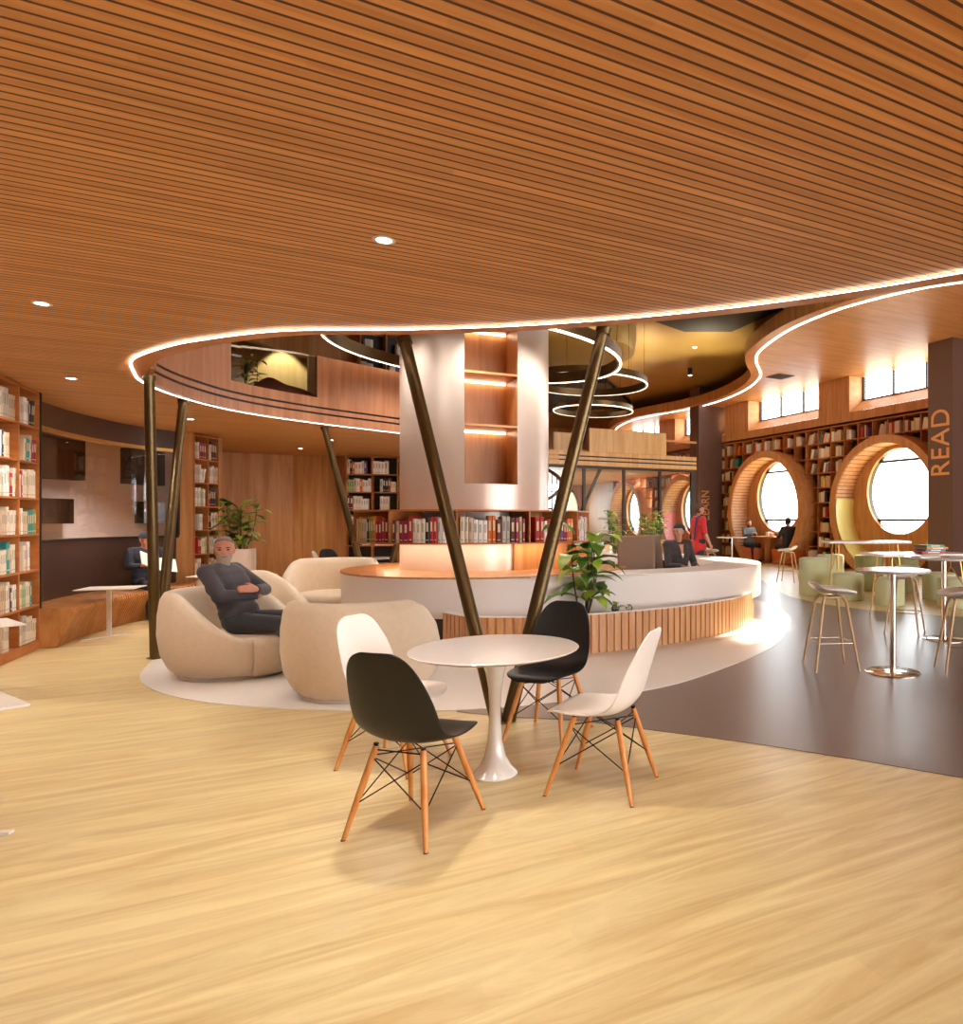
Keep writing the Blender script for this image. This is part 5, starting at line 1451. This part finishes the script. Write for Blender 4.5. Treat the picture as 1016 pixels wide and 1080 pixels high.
# grey-haired man in the armchair
J = seated(.42, .37, sp=.10)
J['elR'] = (.235, -.02, .69); J['wrR'] = (.0, .14, .67); J['hdR'] = (-1, -.35, .1); J['pnR'] = (0, -1, -.1)
J['elL'] = (-.235, .04, .70); J['wrL'] = (.08, .19, .735); J['hdL'] = (1, -.55, .15); J['pnL'] = (.1, -1, -.3); J['thL'] = -1
J['knR'] = (.08, .42, .44); J['anR'] = (.06, .62, .10); J['ftR'] = (.06, .9, 0); J['knL'] = (-.12, .45, .47); J['anL'] = (-.1, .58, .10)
person('grey-haired bearded man in a dark grey sweater sitting with crossed arms', (-4.13, 6.88, 0), face(1, -.12), J,
       {'top': ('sweater', m_('sweater', (66, 60, 66))), 'bottom': ('trousers', m_('jeans', (48, 50, 56))), 'shoe': ('shoes', m_('shoe_b', (60, 44, 34)))}, SK3, 1.12, .011,
       head_dir=(.80, .6, -.02), hair=(m_('grey_hair', (124, 108, 98)), 'short', .006), beard=m_('grey_beard', (166, 148, 136)))
# reader on the bench
J = seated(.15, .45)
J['elR'] = (.26, .1, .78); J['wrR'] = (.16, .34, .80); J['hdR'] = (-.2, 1, .1); J['elL'] = (-.26, .1, .78); J['wrL'] = (-.16, .34, .80); J['hdL'] = (.2, 1, .1); J['pnR'] = (-1, 0, .3); J['pnL'] = (1, 0, .3)
rp = person('reader in navy clothes and dark cap with an open book on the bench', (-7.92, 10.75, .01), face(.8, -.6), J,
       {'top': ('jacket', m_('navy_jacket', (38, 40, 58))), 'bottom': ('trousers', m_('navy_trousers', (34, 34, 46))), 'shoe': ('shoes', m_('shoe_k', (30, 26, 26)))}, SK, 1.0, .014,
       head_dir=(.45, .85, -.28), hair=(m_('dark_hair', (32, 26, 26)), 'long', .01), cap=m_('navy_cap', (52, 52, 64)))
t = thing('open_book', 'open white book held by the reader on the bench', 'book', (-7.56, 10.48, .84), face(.8, -.6))
t.rotation_euler = (math.radians(-35), math.radians(-18), face(.8, -.6))
for s_ in (-1, 1):
    bm = bmesh.new(); box(bm, (s_*.12, 0, .0), (.24, .32, .012), 0, Matrix.Rotation(math.radians(-s_*10), 4, 'Y')); bo('page_block', bm, M['paper'], t)
bm = bmesh.new(); box(bm, (0, 0, -.014), (.03, .33, .01)); bo('spine', bm, M['dark'], t)
# receptionist
J = seated(.02, .50)
J['elR'] = (.22, .1, .76); J['wrR'] = (.12, .32, .76); J['hdR'] = (-.3, 1, 0); J['elL'] = (-.22, .1, .76); J['wrL'] = (-.12, .32, .76); J['hdL'] = (.3, 1, 0)
person('receptionist in a dark blazer with tied-back black hair behind the desk', (.22, 10.72, 0), face(.5, -.86), J,
       {'top': ('blazer', m_('blazer', (52, 42, 42))), 'bottom': ('trousers', m_('black_trousers', (30, 28, 30))), 'shoe': ('shoes', m_('shoe_c', (26, 22, 22)))}, SK2, 1.06, .012,
       head_dir=(.9, .45, -.03), hair=(m_('black_hair', (34, 24, 22)), 'long', .012), female=True)
rc_ = [o for o in C.objects if o.get('label', '').startswith('receptionist')][0]
for nm_, mt_, pts_ in (('neckline', SK2, ((-.04, .088, 1.06), (.04, .088, 1.06), (.0, .146, .875))), ('blouse', M['paper'], ((-.02, .136, .93), (.02, .136, .93), (.0, .153, .868)))):
    bm = bmesh.new(); vs = [bm.verts.new(p) for p in pts_] + [bm.verts.new((x, y - .03, z)) for x, y, z in pts_]
    for f in ((0, 1, 2), (3, 5, 4), (0, 3, 4, 1), (1, 4, 5, 2), (2, 5, 3, 0)): bm.faces.new([vs[q] for q in f])
    bo(nm_, bm, mt_, rc_)
# young man in red
J = dict(pelvis=(0, 0, .97), neck=(0, 0, 1.47), shL=(-.17, 0, 1.43), shR=(.17, 0, 1.43), hipL=(-.09, 0, .93), hipR=(.09, 0, .93), knL=(-.1, .05, .5), knR=(.1, -.02, .5), anL=(-.1, .0, .08), anR=(.1, -.12, .08),
         ftL=(-.1, .3, 0), ftR=(.1, .2, 0), head=(0, .03, 1.625), elL=(-.25, .0, 1.14), elR=(.25, .0, 1.14), wrL=(-.25, .12, .90), wrR=(.27, .12, .90), hdL=(0, .3, -1), hdR=(0, .3, -1), pnL=(1, 0, 0), pnR=(-1, 0, 0), sleeve='short', hem=.14)
rm = person('young man in a red shirt with a blue bag strap, walking behind the desk', (.78, 15.6, 0), face(1, .55), J,
       {'top': ('shirt', m_('red_shirt', (206, 44, 44))), 'bottom': ('trousers', m_('dark_trousers', (48, 46, 56))), 'shoe': ('shoes', m_('shoe_d', (200, 190, 180)))}, SK, 1.06, .015,
       head_dir=(.3, 1, -.08), hair=(m_('brown_hair', (92, 58, 38)), 'long', .022))
bm = bmesh.new(); path(bm, [(.13, .13, 1.30), (.15, .10, 1.44), (.14, 0, 1.52), (.12, -.12, 1.45), (.1, -.15, 1.2), (.08, -.15, 1.0)], .022, 6); bo('bag_strap', bm, m_('blue_strap', (54, 60, 96)), rm, True)
# two men in the booth
J = seated(.05, .46); 
J['elR'] = (.22, .08, .81); J['wrR'] = (.05, .3, .88); J['hdR'] = (-.8, .6, .3); J['elL'] = (-.22, .08, .81); J['wrL'] = (-.05, .32, .90); J['hdL'] = (.8, .6, .3)
o1 = L(15.55, 20.75)
person('dark-haired bearded man in a grey pullover on the salmon booth bench', (o1.x, o1.y, 0), face(.4, -1), J,
       {'top': ('pullover', m_('grey_pullover', (92, 98, 100))), 'bottom': ('trousers', m_('black_jeans', (36, 34, 38))), 'shoe': ('shoes', m_('shoe_e', (90, 70, 54)))}, SK, 1.15, .018,
       head_dir=(.1, 1, -.1), hair=(m_('hair_e', (44, 30, 26)), 'short', .014), beard=m_('beard_e', (52, 38, 32)))
o1 = L(15.5, 18.5)
J = dict(J); J['elR'] = (.22, .12, .78); J['wrR'] = (.18, .36, .86); J['hdR'] = (0, 1, .1); J['elL'] = (-.22, .12, .78); J['wrL'] = (-.18, .36, .86); J['hdL'] = (0, 1, .1)
person('man in a black suit seen from behind on the orange booth bench', (o1.x, o1.y, 0), face(-.35, .93), J,
       {'top': ('suit_jacket', m_('suit', (36, 34, 42))), 'bottom': ('trousers', m_('suit_trousers', (34, 32, 40))), 'shoe': ('shoes', m_('shoe_f', (28, 24, 24)))}, SK3, 1.2, .018,
       head_dir=(.1, 1, -.05), hair=(m_('hair_f', (40, 28, 26)), 'short', .014), beard=m_('beard_f', (60, 40, 34)))
# ================================================================ LIGHT AND CAMERA
w = bpy.data.worlds.new('World'); C_ = bpy.context.scene; C_.world = w; w.use_nodes = True
bg = w.node_tree.nodes['Background']; bg.inputs[0].default_value = (.96, .98, 1.0, 1); bg.inputs[1].default_value = 7.0
sun = bpy.data.lights.new('sun', 'SUN'); sun.energy = 20; sun.angle = math.radians(.8); sun.color = (1, .84, .66)
so = bpy.data.objects.new('sun', sun); C.objects.link(so)
h_ = L(1, .55).normalized(); el = math.radians(25)
d_ = -(h_*math.cos(el) + Vector((0, 0, math.sin(el))))
so.rotation_euler = d_.to_track_quat('-Z', 'Y').to_euler(); so.location = (20, 20, 12)
for x, y, e_ in ((-3.6, 2.7, 60), (-.62, 2.45, 140), (2.9, 1.2, 60), (-1.8, .3, 20), (1.6, -1.0, 30), (-4.8, .4, 60), (-3.0, -2.4, 60), (0.2, -3.0, 60), (-6.3, 5.2, 110), (-6.0, 3.0, 70)):  # added fill and key spots at ceiling level, without visible fittings
    spot(x, y, HC - .02, e_, rad=.14)
for x, y in ((-9.3, 9.6), (-9.3, 12.2)): spot(x, y, HC - .03, 520)  # unseen spots added to brighten the room behind the left window
for k in range(8):                      # light of the big ring lamp, spread along the ring
    a = 2*PI*k/8 + .2; spot(-2.72 + 1.55*math.cos(a), 10.3 + 1.55*math.sin(a), 3.86, 66, 2.7, 1, (1, .94, .86), .15)
for k in range(4):
    a = 2*PI*k/4; spot(-1.62 + 1.25*math.cos(a), 15 + 1.25*math.sin(a), 4.36, 60, 2.7, 1, (1, .94, .86), .15)
for x, y in ((-.6, 22.5), (1.3, 21.5), (-2.2, 24.5)):      # added unseen uplights to brighten the metal ceiling
    u_ = spot(x, y, 4.3, 380, 1.5, 1, (1, .88, .62), .1); u_.rotation_euler = (math.radians(200), 0, 0)
sp = spot(-7.75, 14.2, 5.45, 150, 1.3, .3, (1, .82, .55), .03)
cam = bpy.data.cameras.new('camera'); co = bpy.data.objects.new('camera', cam); C.objects.link(co)
co.location = (0, 0, EYE); co.rotation_euler = (PI/2, 0, 0)
cam.sensor_fit = 'VERTICAL'; cam.sensor_height = 36; cam.lens = F/1080*36
cam.shift_x = (508 - CX)/1080; cam.shift_y = (CY - 540)/1080
cam.clip_start = .05; cam.clip_end = 200
C_.camera = co
C_.view_settings.view_transform = 'Standard'; C_.view_settings.look = 'None'; C_.view_settings.gamma = 1; C_.view_settings.exposure = .58
C_.view_settings.use_curve_mapping = False
try:
    C_.cycles.max_bounces = 8; C_.cycles.diffuse_bounces = 5; C_.cycles.glossy_bounces = 4; C_.cycles.transmission_bounces = 6; C_.cycles.transparent_max_bounces = 12
    C_.cycles.sample_clamp_indirect = 8; C_.cycles.use_denoising = True; C_.cycles.caustics_reflective = False; C_.cycles.caustics_refractive = False
except Exception: pass
